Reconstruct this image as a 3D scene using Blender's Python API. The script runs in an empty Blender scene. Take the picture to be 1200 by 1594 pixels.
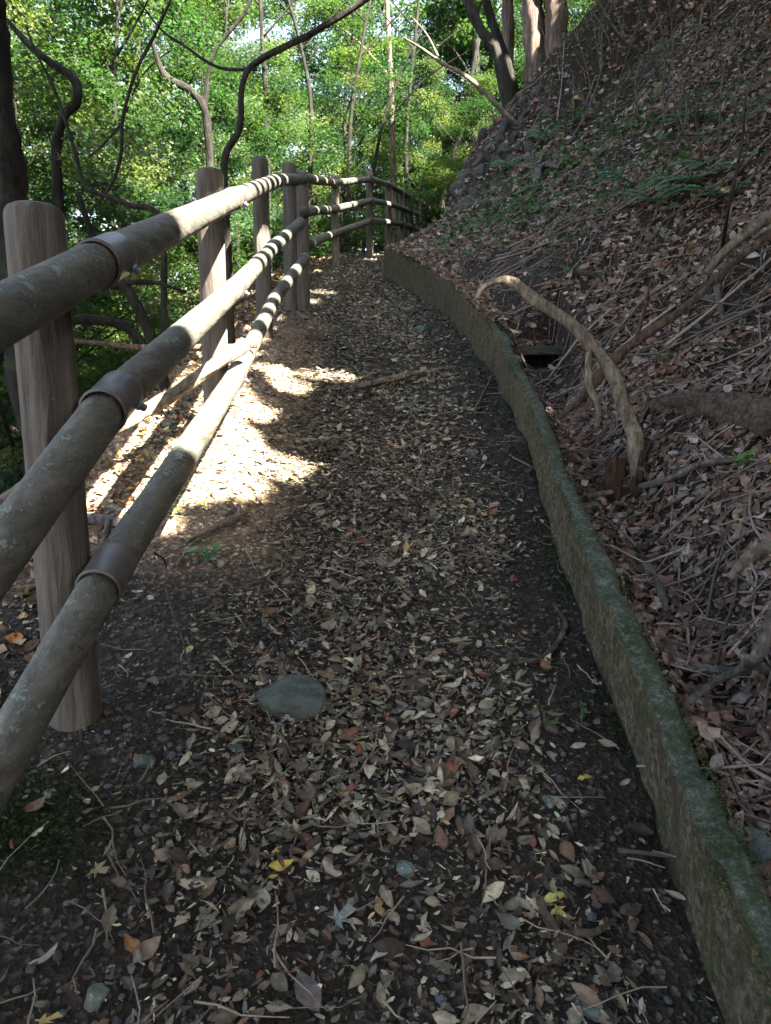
import bpy, math, random
import numpy as np
from mathutils import Vector, Matrix

# ------------------------------------------------------------------ camera, sky, sun, exposure
S = bpy.context.scene
COL = S.collection
random.seed(7)
RNG = np.random.default_rng(11)
PITCH = math.radians(10.0)
F = 1151.0
cam_d = bpy.data.cameras.new('camera')
cam = bpy.data.objects.new('camera', cam_d)
COL.objects.link(cam)
S.camera = cam
cam.location = (0, 0, 0)
cam.rotation_euler = (math.pi/2 - PITCH, 0, 0)
cam_d.sensor_fit = 'VERTICAL'
cam_d.sensor_height = 24.0
cam_d.lens = 24.0*F/1594.0
cam_d.clip_start = 0.05
cam_d.clip_end = 3000

SUN_TO = Vector((0.52, -0.44, 0.80)).normalized()      # towards the sun
SUN_EL = math.asin(SUN_TO.z)
W = bpy.data.worlds.new('World')
S.world = W
W.use_nodes = True
wn = W.node_tree
bg = wn.nodes['Background']
sky = wn.nodes.new('ShaderNodeTexSky')
sky.sky_type = 'NISHITA'
sky.sun_disc = False
sky.sun_elevation = SUN_EL
sky.sun_rotation = math.atan2(SUN_TO.x, SUN_TO.y)
sky.air_density = 1.0
sky.dust_density = 2.5
hs = wn.nodes.new('ShaderNodeHueSaturation')
hs.inputs['Saturation'].default_value = 0.72
wn.links.new(sky.outputs[0], hs.inputs['Color'])
wn.links.new(hs.outputs[0], bg.inputs[0])
bg.inputs[1].default_value = 0.058
sd = bpy.data.lights.new('sun', 'SUN')
sd.energy = 5.0
sd.angle = math.radians(0.5)
sd.color = (1.0, 0.93, 0.82)
sun = bpy.data.objects.new('sun', sd)
COL.objects.link(sun)
sun.rotation_euler = SUN_TO.to_track_quat('Z', 'Y').to_euler()
sun.location = SUN_TO*60
S.view_settings.view_transform = 'Standard'
S.view_settings.look = 'None'
S.view_settings.gamma = 1.0
S.view_settings.exposure = 4.0
S.render.engine = 'CYCLES'
S.cycles.max_bounces = 8
S.cycles.diffuse_bounces = 4
S.cycles.transmission_bounces = 4
S.cycles.use_denoising = True

# ------------------------------------------------------------------ noise and terrain
_T = RNG.random((256, 256))
def vnoise(x, y):
    x = np.asarray(x, float); y = np.asarray(y, float)
    xi = np.floor(x).astype(int); yi = np.floor(y).astype(int)
    fx = x-xi; fy = y-yi
    fx = fx*fx*(3-2*fx); fy = fy*fy*(3-2*fy)
    a = _T[xi & 255, yi & 255]; b = _T[(xi+1) & 255, yi & 255]
    c = _T[xi & 255, (yi+1) & 255]; d = _T[(xi+1) & 255, (yi+1) & 255]
    return (a*(1-fx)+b*fx)*(1-fy)+(c*(1-fx)+d*fx)*fy - 0.5
def fbm(x, y, o=4):
    s = 0; a = 1.0
    for k in range(o):
        s = s+a*vnoise(x*2**k+17.3*k, y*2**k+9.1*k); a *= 0.5
    return s
def sst(a, b, x):
    t = np.clip((np.asarray(x)-a)/(b-a), 0, 1)
    return t*t*(3-2*t)

ZP = ([-40, -10, 0, 8, 15, 26, 40, 80], [-5.5, -3.6, -1.5, .66, 2.46, 4.2, 5.2, 6.0])
XW = ([-30, -5, 1.19, 2.35, 2.93, 4.15, 5.6, 6.5, 7.8, 9.55, 11.3, 12.5, 14, 16, 18, 25, 40, 100],
      [-.5, .48, .635, .69, .71, .80, .835, .757, .66, .36, -.03, .50, 1.22, 1.8, 2.4, 4.0, 8, 30])
XF = ([-30, -2, 1.95, 4.2, 6.6, 7.7, 8.6, 13.5, 15, 16.5, 25, 40, 100],
      [-1.5, -.8, -.875, -.967, -1.07, -.98, -.97, -.9, -.33, .06, 1.95, 6, 24])
def zp(y): return np.interp(y, *ZP)
def xw(y): return np.interp(y, *XW)
def xf(y): return np.interp(y, *XF)

HOLE = (1.22, 5.95)
def H(x, y, detail=True):
    x = np.asarray(x, float); y = np.asarray(y, float)
    z0 = zp(y)
    t = x-xw(y)
    # right bank
    tt = np.maximum(t-.085, 0)
    k = .74+.16*sst(2.5, 6, tt)
    near = .12*sst(0, .05, tt)-.10*np.exp(-((tt-.2)/.16)**2)+k*np.maximum(tt-.32, 0)+.04*sst(.2, .5, tt)
    mid = .34*sst(-.02, .06, tt)+.56*tt+.20*np.maximum(tt-1.2, 0)+.1*np.maximum(tt-3, 0)
    t3 = np.maximum(t, 0)
    far = np.minimum(t3*2.8, 1.75)+1.15*np.maximum(t3-.62, 0)
    w1 = sst(5.2, 7.0, y); w2 = sst(12.0, 13.1, y)
    right = (near*(1-w1)+mid*w1)*(1-w2)+far*w2
    right = np.where(t > 0, right, 0)
    # high up the bank it rounds off
    over = np.maximum(right-13, 0)
    right = right-over*.75
    # left side, beyond the fence
    e = xf(y)-.75+.18*fbm(y*.7, y*0+3.3, 2)-x
    ee = np.maximum(e, 0)
    drop = .10*np.maximum(xf(y)-.05-x, 0)+.80*np.maximum(ee-.1, 0)-.02
    drop = np.maximum(drop, 0)
    drop = np.where(drop > 26, 26+(drop-26)*.04, drop)
    # far side of the valley rises again
    rise = 34*sst(110, 330, -x+.45*y*0)+70*sst(90, 420, y)
    # the path itself
    pc = (xw(y)+xf(y))*.5
    u = np.abs(x-pc)
    path = -.035*np.exp(-(u/.45)**2)
    lump = .07*sst(-.05, .3, (xf(y)+.42)-x)*sst(2.6, 3.6, y)*(1-sst(7.5, 9, y))
    z = z0+right-drop+rise+path+lump*(1-sst(.3, 1.2, e))
    if detail:
        onp = sst(.0, .4, np.abs(x-pc)-.5)
        z = z+(.015+.05*onp)*fbm(x*2.2, y*2.2, 4)+.30*sst(.6, 2.5, tt)*fbm(x*.8+5, y*.8, 4)+.07*sst(.3, .9, tt)*fbm(x*2.7, y*2.7+4, 3)+.4*sst(.8, 3, ee)*fbm(x*.5, y*.5, 3)
        z = z+(.006+.014*sst(.1, .6, tt))*fbm(x*11, y*11, 2)
    for (a_, b_) in ((-.875, 1.97), (-.97, 4.25), (-1.07, 6.6), (-.98, 7.9)):
        d_ = np.hypot(x-a_, y-b_); z = z+(.045+.02*fbm(x*9, y*9, 2))*np.exp(-(d_/.13)**2)
    # drain chamber behind the wall
    m = sst(.20, .17, np.abs(x-HOLE[0]))*sst(5.50, 5.62, y)*sst(6.22, 6.18, y)
    z = z*(1-m)+np.minimum(z, .045)*m
    return z

CP, SP = math.cos(PITCH), math.sin(PITCH)
def P(px, py, Y):
    """point of the real place seen at a spot of the photo, Y metres ahead"""
    u = (px-600)/F; v = (797-py)/F
    s = Y/(CP+v*SP)
    return np.array([u*s, Y, (v*CP-SP)*s])
def G(px, py, up=0.0):
    """point of the ground seen at a spot of the photo"""
    ys = np.concatenate([np.arange(.9, 20, .01), np.arange(20, 60, .05)])
    u = (px-600)/F; v = (797-py)/F
    s = ys/(CP+v*SP)
    X = u*s; Z = (v*CP-SP)*s
    h = H(X, ys)
    idx = np.nonzero(Z <= h)[0]
    if len(idx) == 0: i = len(ys)-1
    else: i = idx[0]
    return np.array([X[i], ys[i], h[i]+up])

# ------------------------------------------------------------------ mesh building
class MB:
    def __init__(self):
        self.v = []; self.c = []; self.p = {}; self.n = 0
    def add(self, v, f, col=None):
        v = np.asarray(v, float); f = np.asarray(f, int)
        self.v.append(v)
        if col is None: col = (1, 1, 1)
        c = np.ones((len(v), 4)); c[:, :3] = col
        self.c.append(c)
        self.p.setdefault(f.shape[1], []).append(f+self.n)
        self.n += len(v)
        return self
    def addp(self, v, polys, col=None):
        base = self.n
        v = np.asarray(v, float)
        c = np.ones((len(v), 4)); c[:, :3] = (1, 1, 1) if col is None else col
        self.v.append(v); self.c.append(c); self.n += len(v)
        for q in polys:
            self.p.setdefault(len(q), []).append(np.array([q])+base)
    def mesh(self, name, mat, smooth=True):
        me = bpy.data.meshes.new(name)
        V = np.concatenate(self.v)
        loops = []; starts = []; s = 0
        for k, arrs in self.p.items():
            a = np.concatenate(arrs)
            loops.append(a.ravel()); starts.append(s+np.arange(len(a))*k); s += a.size
        loops = np.concatenate(loops); starts = np.concatenate(starts)
        me.vertices.add(len(V)); me.vertices.foreach_set('co', V.astype('f4').ravel())
        me.loops.add(len(loops)); me.loops.foreach_set('vertex_index', loops.astype('i4'))
        me.polygons.add(len(starts)); me.polygons.foreach_set('loop_start', starts.astype('i4'))
        ca = me.color_attributes.new('tint', 'FLOAT_COLOR', 'POINT')
        ca.data.foreach_set('color', np.concatenate(self.c).astype('f4').ravel())
        me.update(calc_edges=True)
        me.validate()
        me.polygons.foreach_set('use_smooth', np.full(len(me.polygons), smooth))
        me.materials.append(mat)
        return me
    def build(self, name, mat, parent=None, smooth=True):
        o = bpy.data.objects.new(name, self.mesh(name, mat, smooth))
        COL.objects.link(o)
        if parent is not None: o.parent = parent
        return o
def tag(o, label=None, cat=None, group=None, kind=None):
    if label: o['label'] = label
    if cat: o['category'] = cat
    if group: o['group'] = group
    if kind: o['kind'] = kind
    return o
def empty(name, loc, label, cat, group=None):
    o = bpy.data.objects.new(name, None)
    COL.objects.link(o); o.location = Vector([float(a) for a in loc])
    return tag(o, label, cat, group)
def reparent(o, root):
    """the mesh was written in world space: keep it there"""
    o.parent = root
    o.matrix_parent_inverse = Matrix.Translation(root.location).inverted()
    return o

def smooth_line(pts, rad, sub=6):
    pts = np.asarray(pts, float); rad = np.asarray(rad, float)
    n = len(pts)
    if n < 3: sub = max(sub, 2)
    P0 = np.vstack([2*pts[0]-pts[1], pts, 2*pts[-1]-pts[-2]])
    out = []; ro = []
    for i in range(n-1):
        a, b, c, d = P0[i], P0[i+1], P0[i+2], P0[i+3]
        for j in range(sub):
            t = j/sub
            out.append(.5*((2*b)+(-a+c)*t+(2*a-5*b+4*c-d)*t*t+(-a+3*b-3*c+d)*t**3))
            ro.append(rad[i]*(1-t)+rad[i+1]*t)
    out.append(pts[-1]); ro.append(rad[-1])
    return np.array(out), np.array(ro)
def tube(mb, pts, rad, sides=8, rough=0.0, col=None, cap=True, flat=1.0):
    pts = np.asarray(pts, float)
    rad = np.broadcast_to(np.asarray(rad, float), (len(pts),))
    n = len(pts)
    tan = np.gradient(pts, axis=0)
    tan /= np.linalg.norm(tan, axis=1)[:, None]+1e-9
    up = np.array([0, 0, 1.]) if abs(tan[0][2]) < .9 else np.array([1., 0, 0])
    N = np.cross(tan[0], up); N /= np.linalg.norm(N)
    ang = np.arange(sides)/sides*2*math.pi
    V = []
    sd_ = random.random()*100
    L = 0
    for i in range(n):
        if i:
            N = N-tan[i]*np.dot(N, tan[i]); N /= np.linalg.norm(N)
            L += np.linalg.norm(pts[i]-pts[i-1])
        B = np.cross(tan[i], N)
        r = np.full(sides, rad[i])
        if rough:
            r = r*(1+rough*2*fbm(np.cos(ang)*1.6+sd_+L*6, np.sin(ang)*1.6+sd_+L*2.2, 3))
        V.append(pts[i]+np.outer(np.cos(ang)*r, N)+np.outer(np.sin(ang)*r*flat, B))
    V = np.concatenate(V)
    i, j = np.meshgrid(np.arange(n-1), np.arange(sides), indexing='ij')
    a = i*sides+j; b = i*sides+(j+1) % sides
    f = np.stack([a, b, b+sides, a+sides], -1).reshape(-1, 4)
    base = mb.n
    mb.add(V, f, col)
    if cap:
        mb.p.setdefault(sides, []).append(np.array([list(range(sides))[::-1]])+base)
        mb.p.setdefault(sides, []).append(np.array([list(range(sides))])+base+(n-1)*sides)

# ------------------------------------------------------------------ materials
def mat_new(name):
    m = bpy.data.materials.new(name); m.use_nodes = True
    nt = m.node_tree
    return m, nt, nt.nodes['Principled BSDF'], nt.nodes['Material Output']
class NT:
    def __init__(self, nt): self.nt = nt
    def node(self, t, **kw):
        n = self.nt.nodes.new(t)
        for k, v in kw.items(): setattr(n, k, v)
        return n
    def link(self, a, b): self.nt.links.new(a, b)
    def coord(self, kind='Object'):
        return self.node('ShaderNodeTexCoord').outputs[kind]
    def noise(self, vec, scale, detail=4, rough=.6, out='Fac'):
        n = self.node('ShaderNodeTexNoise')
        n.inputs['Scale'].default_value = scale; n.inputs['Detail'].default_value = detail
        n.inputs['Roughness'].default_value = rough
        self.link(vec, n.inputs['Vector']); return n.outputs[out]
    def mapping(self, vec, scale):
        n = self.node('ShaderNodeMapping'); n.inputs['Scale'].default_value = scale
        self.link(vec, n.inputs[0]); return n.outputs[0]
    def ramp(self, fac, stops):
        n = self.node('ShaderNodeValToRGB')
        e = n.color_ramp.elements
        while len(e) < len(stops): e.new(.5)
        for i, (p, c) in enumerate(stops):
            e[i].position = p
            e[i].color = (c, c, c, 1) if isinstance(c, (int, float)) else (*c, 1)
        self.link(fac, n.inputs[0]); return n.outputs[0]
    def mix(self, fac, a, b, mode='MIX'):
        n = self.node('ShaderNodeMix', data_type='RGBA', blend_type=mode)
        for s, v in ((0, fac), (6, a), (7, b)):
            if hasattr(v, 'links') or isinstance(v, bpy.types.NodeSocket): self.link(v, n.inputs[s])
            elif s == 0: n.inputs[0].default_value = v
            else: n.inputs[s].default_value = (*v, 1)
        return n.outputs[2]
    def bump(self, h, strength, dist, normal=None):
        n = self.node('ShaderNodeBump'); n.inputs['Strength'].default_value = strength
        n.inputs['Distance'].default_value = dist
        self.link(h, n.inputs['Height'])
        if normal is not None: self.link(normal, n.inputs['Normal'])
        return n.outputs[0]
    def math(self, op, a, b=0.0):
        n = self.node('ShaderNodeMath', operation=op)
        for i, v in enumerate((a, b)):
            if isinstance(v, bpy.types.NodeSocket): self.link(v, n.inputs[i])
            else: n.inputs[i].default_value = v
        return n.outputs[0]
    def normal_z(self):
        g = self.node('ShaderNodeNewGeometry'); s = self.node('ShaderNodeSeparateXYZ')
        self.link(g.outputs['Normal'], s.inputs[0]); return s.outputs[2]
    def attr(self):
        n = self.node('ShaderNodeAttribute'); n.attribute_name = 'tint'; return n.outputs['Color']

def mat_ground():
    m, nt, b, o = mat_new('forest_soil'); N = NT(nt); c = N.coord()
    big = N.noise(c, 1.3, 4); fine = N.noise(c, 38, 5, .7)
    soil = N.ramp(fine, [(.25, (.009, .0075, .005)), (.55, (.026, .020, .014)), (.8, (.06, .046, .032))])
    vo = N.node('ShaderNodeTexVoronoi'); vo.inputs['Scale'].default_value = 75
    wv = N.node('ShaderNodeVectorMath', operation='ADD')
    nz = N.noise(c, 22, 3, .6, 'Color'); sc = N.node('ShaderNodeVectorMath', operation='SCALE'); sc.inputs['Scale'].default_value = .03
    N.link(nz, sc.inputs[0]); N.link(c, wv.inputs[0]); N.link(sc.outputs[0], wv.inputs[1]); N.link(wv.outputs[0], vo.inputs['Vector'])
    sep = N.node('ShaderNodeSeparateColor'); N.link(vo.outputs['Color'], sep.inputs[0])
    lit = N.ramp(sep.outputs[0], [(0, (.015, .012, .009)), (.4, (.03, .024, .018)), (.7, (.06, .046, .034)), (1, (.12, .095, .07))])
    mask = N.ramp(N.math('ADD', N.math('MULTIPLY', big, .5), N.math('MULTIPLY', sep.outputs[1], .5)), [(.45, 0), (.62, 1)])
    col = N.mix(mask, soil, lit)
    moss = N.ramp(N.noise(c, 2.1, 5, .65), [(.62, 0), (.72, 1)])
    col = N.mix(N.math('MULTIPLY', moss, .6), col, (.03, .045, .014))
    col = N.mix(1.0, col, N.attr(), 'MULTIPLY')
    N.link(col, b.inputs['Base Color']); b.inputs['Roughness'].default_value = .95
    b.inputs['Specular IOR Level'].default_value = .2
    N.link(N.bump(N.math('ADD', fine, vo.outputs['Distance']), .9, .012), b.inputs['Normal'])
    return m
def mat_leaf(name, rough=.7, trans=.15, sat=1.0, spec=.25):
    m, nt, b, o = mat_new(name); N = NT(nt); a = N.attr(); c = N.coord()
    k = N.ramp(N.noise(c, 60, 3), [(.3, .62), (.7, 1.15)])
    col = N.mix(1.0, a, k, 'MULTIPLY')
    N.link(col, b.inputs['Base Color']); b.inputs['Roughness'].default_value = rough
    b.inputs['Specular IOR Level'].default_value = spec
    if trans:
        t = N.node('ShaderNodeBsdfTranslucent')
        hue = N.node('ShaderNodeMix', data_type='RGBA', blend_type='MULTIPLY'); hue.inputs[0].default_value = 1
        N.link(col, hue.inputs[6]); hue.inputs[7].default_value = (1.15*sat, 1.5, .75, 1)
        N.link(hue.outputs[2], t.inputs[0])
        mx = N.node('ShaderNodeMixShader'); mx.inputs[0].default_value = trans
        N.link(b.outputs[0], mx.inputs[1]); N.link(t.outputs[0], mx.inputs[2]); N.link(mx.outputs[0], o.inputs[0])
    return m
def mat_bark(name, dark, light, moss=.0, scale=9, stretch=(1, 1, .22), bump=.8, green=(.05, .075, .03)):
    m, nt, b, o = mat_new(name); N = NT(nt); c = N.coord()
    mp = N.mapping(c, stretch)
    f = N.noise(mp, scale*2.5, 6, .7); g = N.noise(c, scale*.35, 4)
    col = N.mix(N.ramp(f, [(.40, 0), (.62, 1)]), dark, light)
    col = N.mix(N.ramp(N.noise(mp, scale*9, 4, .7), [(.5, 0), (.7, .55)]), col, tuple(x*.5 for x in dark))
    col = N.mix(N.ramp(g, [(.35, .0), (.7, .45)]), col, tuple(x*.45 for x in dark))
    if moss:
        col = N.mix(N.math('MULTIPLY', N.ramp(N.noise(c, scale*.6, 5, .7), [(.5, 0), (.62, 1)]), moss), col, green)
    N.link(col, b.inputs['Base Color']); b.inputs['Roughness'].default_value = .9
    b.inputs['Specular IOR Level'].default_value = .2
    N.link(N.bump(f, 1.0, .03), b.inputs['Normal'])
    return m
def mat_post():
    m, nt, b, o = mat_new('moulded_brown_post'); N = NT(nt); c = N.coord('Object')
    mp = N.mapping(c, (1, 1, .12))
    g = N.noise(mp, 34, 6, .65); g2 = N.noise(mp, 9, 3); n = N.noise(c, 5, 5)
    col = N.ramp(g, [(.28, (.045, .037, .030)), (.48, (.105, .088, .070)), (.72, (.175, .150, .122))])
    col = N.mix(N.ramp(n, [(.35, 0), (.75, .55)]), col, (.13, .115, .095))
    col = N.mix(N.ramp(g2, [(.33, .7), (.45, 0)]), col, (.05, .036, .028))
    sp = N.ramp(N.noise(c, 120, 2), [(.68, 0), (.74, .4)])
    col = N.mix(sp, col, (.24, .22, .18))
    N.link(col, b.inputs['Base Color']); b.inputs['Roughness'].default_value = .85
    b.inputs['Specular IOR Level'].default_value = .25
    N.link(N.bump(N.math('ADD', g, N.math('MULTIPLY', g2, 2.2)), 1.0, .02), b.inputs['Normal'])
    return m
def mat_rail():
    m, nt, b, o = mat_new('weathered_brown_rail'); N = NT(nt); c = N.coord('Object')
    mp = N.mapping(c, (1, .12, 1)); g = N.noise(mp, 30, 5, .65); n = N.noise(c, 6, 5, .65)
    col = N.ramp(g, [(.3, (.035, .032, .024)), (.5, (.085, .074, .056)), (.72, (.16, .138, .108))])
    col = N.mix(N.ramp(n, [(.42, 0), (.66, .65)]), col, (.085, .095, .068))
    li = N.ramp(N.noise(c, 24, 7, .8), [(.545, 0), (.575, 1)])
    up = N.ramp(N.normal_z(), [(.25, .12), (.8, 1)])
    lm = N.math('MULTIPLY', N.math('MULTIPLY', li, up), N.ramp(N.noise(c, 2.3, 3), [(.44, 0), (.55, 1)]))
    col = N.mix(lm, col, (.20, .235, .185))
    sp = N.ramp(N.noise(c, 85, 3, .6), [(.67, 0), (.7, .8)])
    col = N.mix(sp, col, (.30, .32, .26))
    N.link(col, b.inputs['Base Color']); b.inputs['Roughness'].default_value = .7
    b.inputs['Specular IOR Level'].default_value = .35
    N.link(N.bump(N.math('ADD', g, li), .8, .012), b.inputs['Normal'])
    return m
def mat_band():
    m, nt, b, o = mat_new('brown_coated_band'); N = NT(nt); c = N.coord('Object')
    n = N.noise(c, 14, 5)
    N.link(N.ramp(n, [(.3, (.05, .043, .042)), (.6, (.095, .082, .078)), (.8, (.15, .13, .115))]), b.inputs['Base Color'])
    b.inputs['Roughness'].default_value = .42
    N.link(N.bump(n, .15, .003), b.inputs['Normal'])
    return m
def mat_simple(name, col, rough=.5, metal=0.0):
    m, nt, b, o = mat_new(name); N = NT(nt); c = N.coord('Object')
    n = N.noise(c, 60, 4)
    N.link(N.mix(N.ramp(n, [(.35, 0), (.7, 1)]), tuple(x*.6 for x in col), col), b.inputs['Base Color'])
    b.inputs['Roughness'].default_value = rough; b.inputs['Metallic'].default_value = metal
    return m
def mat_concrete():
    m, nt, b, o = mat_new('mossy_concrete'); N = NT(nt); c = N.coord('Object')
    n = N.noise(c, 45, 7, .8); big = N.noise(c, 3.2, 4); fine = N.noise(c, 130, 4, .7)
    side = N.ramp(n, [(.38, (.024, .019, .011)), (.5, (.095, .075, .047)), (.62, (.21, .172, .115))])
    st = N.noise(N.mapping(c, (7, 7, 1.6)), 2.0, 6)
    side = N.mix(N.ramp(st, [(.5, 0), (.62, .6)]), side, (.05, .042, .026))
    mossb = N.ramp(N.noise(c, 9, 8, .8), [(.53, 0), (.58, .8)])
    side = N.mix(mossb, side, (.045, .058, .018))
    top = N.ramp(N.noise(c, 60, 7, .85), [(.36, (.022, .028, .020)), (.5, (.075, .088, .072)), (.62, (.175, .20, .145))])
    mt = N.ramp(N.noise(c, 16, 8, .85), [(.49, 0), (.54, 1)])
    top = N.mix(N.math('MULTIPLY', mt, .8), top, (.035, .050, .016))
    up = N.ramp(N.normal_z(), [(.35, 0), (.75, 1)])
    col = N.mix(up, side, top)
    N.link(col, b.inputs['Base Color']); b.inputs['Roughness'].default_value = .92
    b.inputs['Specular IOR Level'].default_value = .2
    N.link(N.bump(N.math('ADD', n, fine), .9, .012), b.inputs['Normal'])
    return m
def mat_stone(name='grey_green_stone', a=(.04, .047, .042), c2=(.135, .155, .14), sc=9, bd=.02):
    m, nt, b, o = mat_new(name); N = NT(nt); c = N.coord('Object'); t = N.attr()
    n = N.noise(N.mapping(c, (1, 1.8, 3)), sc, 6, .7); f = N.noise(c, 70, 4)
    col = N.ramp(n, [(.32, a), (.68, c2)])
    col = N.mix(1.0, col, t, 'MULTIPLY')
    col = N.mix(N.ramp(f, [(.55, 0), (.75, .4)]), col, (.06, .055, .04))
    N.link(col, b.inputs['Base Color']); b.inputs['Roughness'].default_value = .85
    N.link(N.bump(N.math('ADD', n, N.math('MULTIPLY', f, .25)), 1.0, bd), b.inputs['Normal'])
    return m

M = dict(
    ground=mat_ground(),
    litter=mat_leaf('dry_leaf', .75, .12),
    green=mat_leaf('green_leaf', .5, .5, spec=.3),
    fern=mat_leaf('fern_leaf', .6, .25),
    bark_dark=mat_bark('dark_bark', (.010, .008, .007), (.034, .028, .023), .35),
    bark_grey=mat_bark('grey_bark', (.020, .017, .014), (.062, .052, .045), .35),
    bark_red=mat_bark('reddish_peeling_bark', (.10, .07, .055), (.32, .24, .19), 0, 7, (1, 1, .08)),
    bleached=mat_bark('bleached_dead_wood', (.11, .085, .06), (.32, .265, .20), .2, 12, (1, .5, .4)),
    brown_wood=mat_bark('brown_dead_wood', (.055, .036, .025), (.16, .11, .08), .2, 12, (1, .5, .4)),
    grey_wood=mat_bark('grey_dead_wood', (.06, .052, .046), (.20, .175, .155), .25, 12, (1, .5, .4)),
    log=mat_bark('rough_log_bark', (.05, .036, .027), (.17, .13, .10), .15, 16, (1, 1, 1), 1.0),
    rot=mat_bark('rotten_wood', (.03, .016, .010), (.13, .075, .045), .0, 14, (1, 1, .3), 1.0),
    post=mat_post(), rail=mat_rail(), band=mat_band(), bolt=mat_simple('galvanised_bolt', (.30, .36, .40), .45, .6),
    concrete=mat_concrete(), stone=mat_stone(), pebble=mat_stone('pebble_stone', (.045, .05, .05), (.135, .145, .14), 30),
    wallstone=mat_stone('retaining_stone', (.022, .024, .018), (.12, .118, .10), 4, .08),
    tint=mat_leaf('twig_wood', .85, 0.0),
)

# ------------------------------------------------------------------ ground
def grid_axis(segs):
    out = [segs[0][0]]
    for a, b, st in segs:
        n = max(1, int(round((b-a)/st)))
        out += list(a+(b-a)*(np.arange(1, n+1)/n))
    return np.array(out)
gx = grid_axis([(-900, -200, 60), (-200, -40, 12), (-40, -8, 1.2), (-8, -2.6, .2), (-2.6, 3.6, .035), (3.6, 8, .09), (8, 20, .5), (20, 60, 3), (60, 900, 60)])
gy = grid_axis([(-300, -40, 26), (-40, -4, 2), (-4, .8, .2), (.8, 7, .035), (7, 17, .07), (17, 30, .35), (30, 80, 2.5), (80, 300, 12), (300, 1500, 80)])
XX, YY = np.meshgrid(gx, gy, indexing='ij')
ZZ = H(XX, YY)
nx, ny = XX.shape
ii, jj = np.meshgrid(np.arange(nx-1), np.arange(ny-1), indexing='ij')
a = ii*ny+jj
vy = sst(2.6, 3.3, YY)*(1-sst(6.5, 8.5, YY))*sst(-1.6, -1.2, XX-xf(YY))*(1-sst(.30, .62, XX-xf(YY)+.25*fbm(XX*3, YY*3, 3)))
cl = np.ones((XX.size, 3)); cl[:] = 1+vy.reshape(-1, 1)*np.array([6.5, 5.6, 4.8])  # pale verge soil, colour raised further so the sun patch there reads brighter
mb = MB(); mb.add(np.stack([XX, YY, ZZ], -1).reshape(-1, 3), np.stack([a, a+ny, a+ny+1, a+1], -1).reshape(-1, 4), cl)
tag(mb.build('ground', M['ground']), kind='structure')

# ------------------------------------------------------------------ leaf scatter
def frames(nrm, yaw):
    n = nrm/np.linalg.norm(nrm, axis=1)[:, None]
    ref = np.stack([np.cos(yaw), np.sin(yaw), np.zeros(len(yaw))], 1)
    t = ref-n*np.sum(ref*n, 1)[:, None]
    t /= np.linalg.norm(t, axis=1)[:, None]+1e-9
    return np.cross(n, t), t, n
OV_V = np.array([[0, 0], [-.27, .3], [0, .33], [.27, .3], [-.22, .68], [0, .68], [.22, .68], [0, 1.0]])
OV_F = np.array([[0, 2, 1], [0, 3, 2], [1, 2, 5], [1, 5, 4], [2, 3, 6], [2, 6, 5], [4, 5, 7], [5, 6, 7]])
_an = np.radians([-90, -58, -28, 5, 28, 60, 90, 120, 152, 175, 208, 238])
_rr = np.array([.12, .52, .26, .68, .36, .80, .98, .42+.3, .36, .72, .28, .5])
_rr = np.array([.10, .50, .25, .80, .33, .88, 1.0, .35, .88, .30, .80, .25])
_an = np.radians([-90, -55, -25, 8, 32, 50, 90, 112, 132, 152, 174, 214])
ST_V = np.vstack([[0, 0], np.stack([np.cos(_an)*_rr*.55, np.sin(_an)*_rr*.55], 1)])
ST_F = np.array([[0, i, i % 12+1] for i in range(1, 13)])
FR_V = np.array([[-.3, .1], [.22, 0], [.34, .5], [.05, .95], [-.28, .62]])
FR_F = np.array([[0, 1, 2], [0, 2, 4], [4, 2, 3]])
SM_V = np.array([[0, 0], [.26, .42], [0, 1.0], [-.26, .42]])
SM_F = np.array([[0, 1, 2], [0, 2, 3]])
_wy = np.array([.12, .28, .45, .62, .78, .91]); _ww = np.array([.13, .24, .28, .25, .17, .08])
OH_V = np.vstack([[0, 0]]+[[[-w_, y_], [0, y_], [w_, y_]] for w_, y_ in zip(_ww, _wy)]+[[0, 1.0]])
_f = [[0, 2, 1], [0, 3, 2]]
for q_ in range(5):
    b_ = 1+3*q_
    for c_ in (0, 1): _f += [[b_+c_, b_+c_+1, b_+c_+4], [b_+c_, b_+c_+4, b_+c_+3]]
_f += [[16, 17, 19], [17, 18, 19]]
OH_F = np.array(_f)
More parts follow.
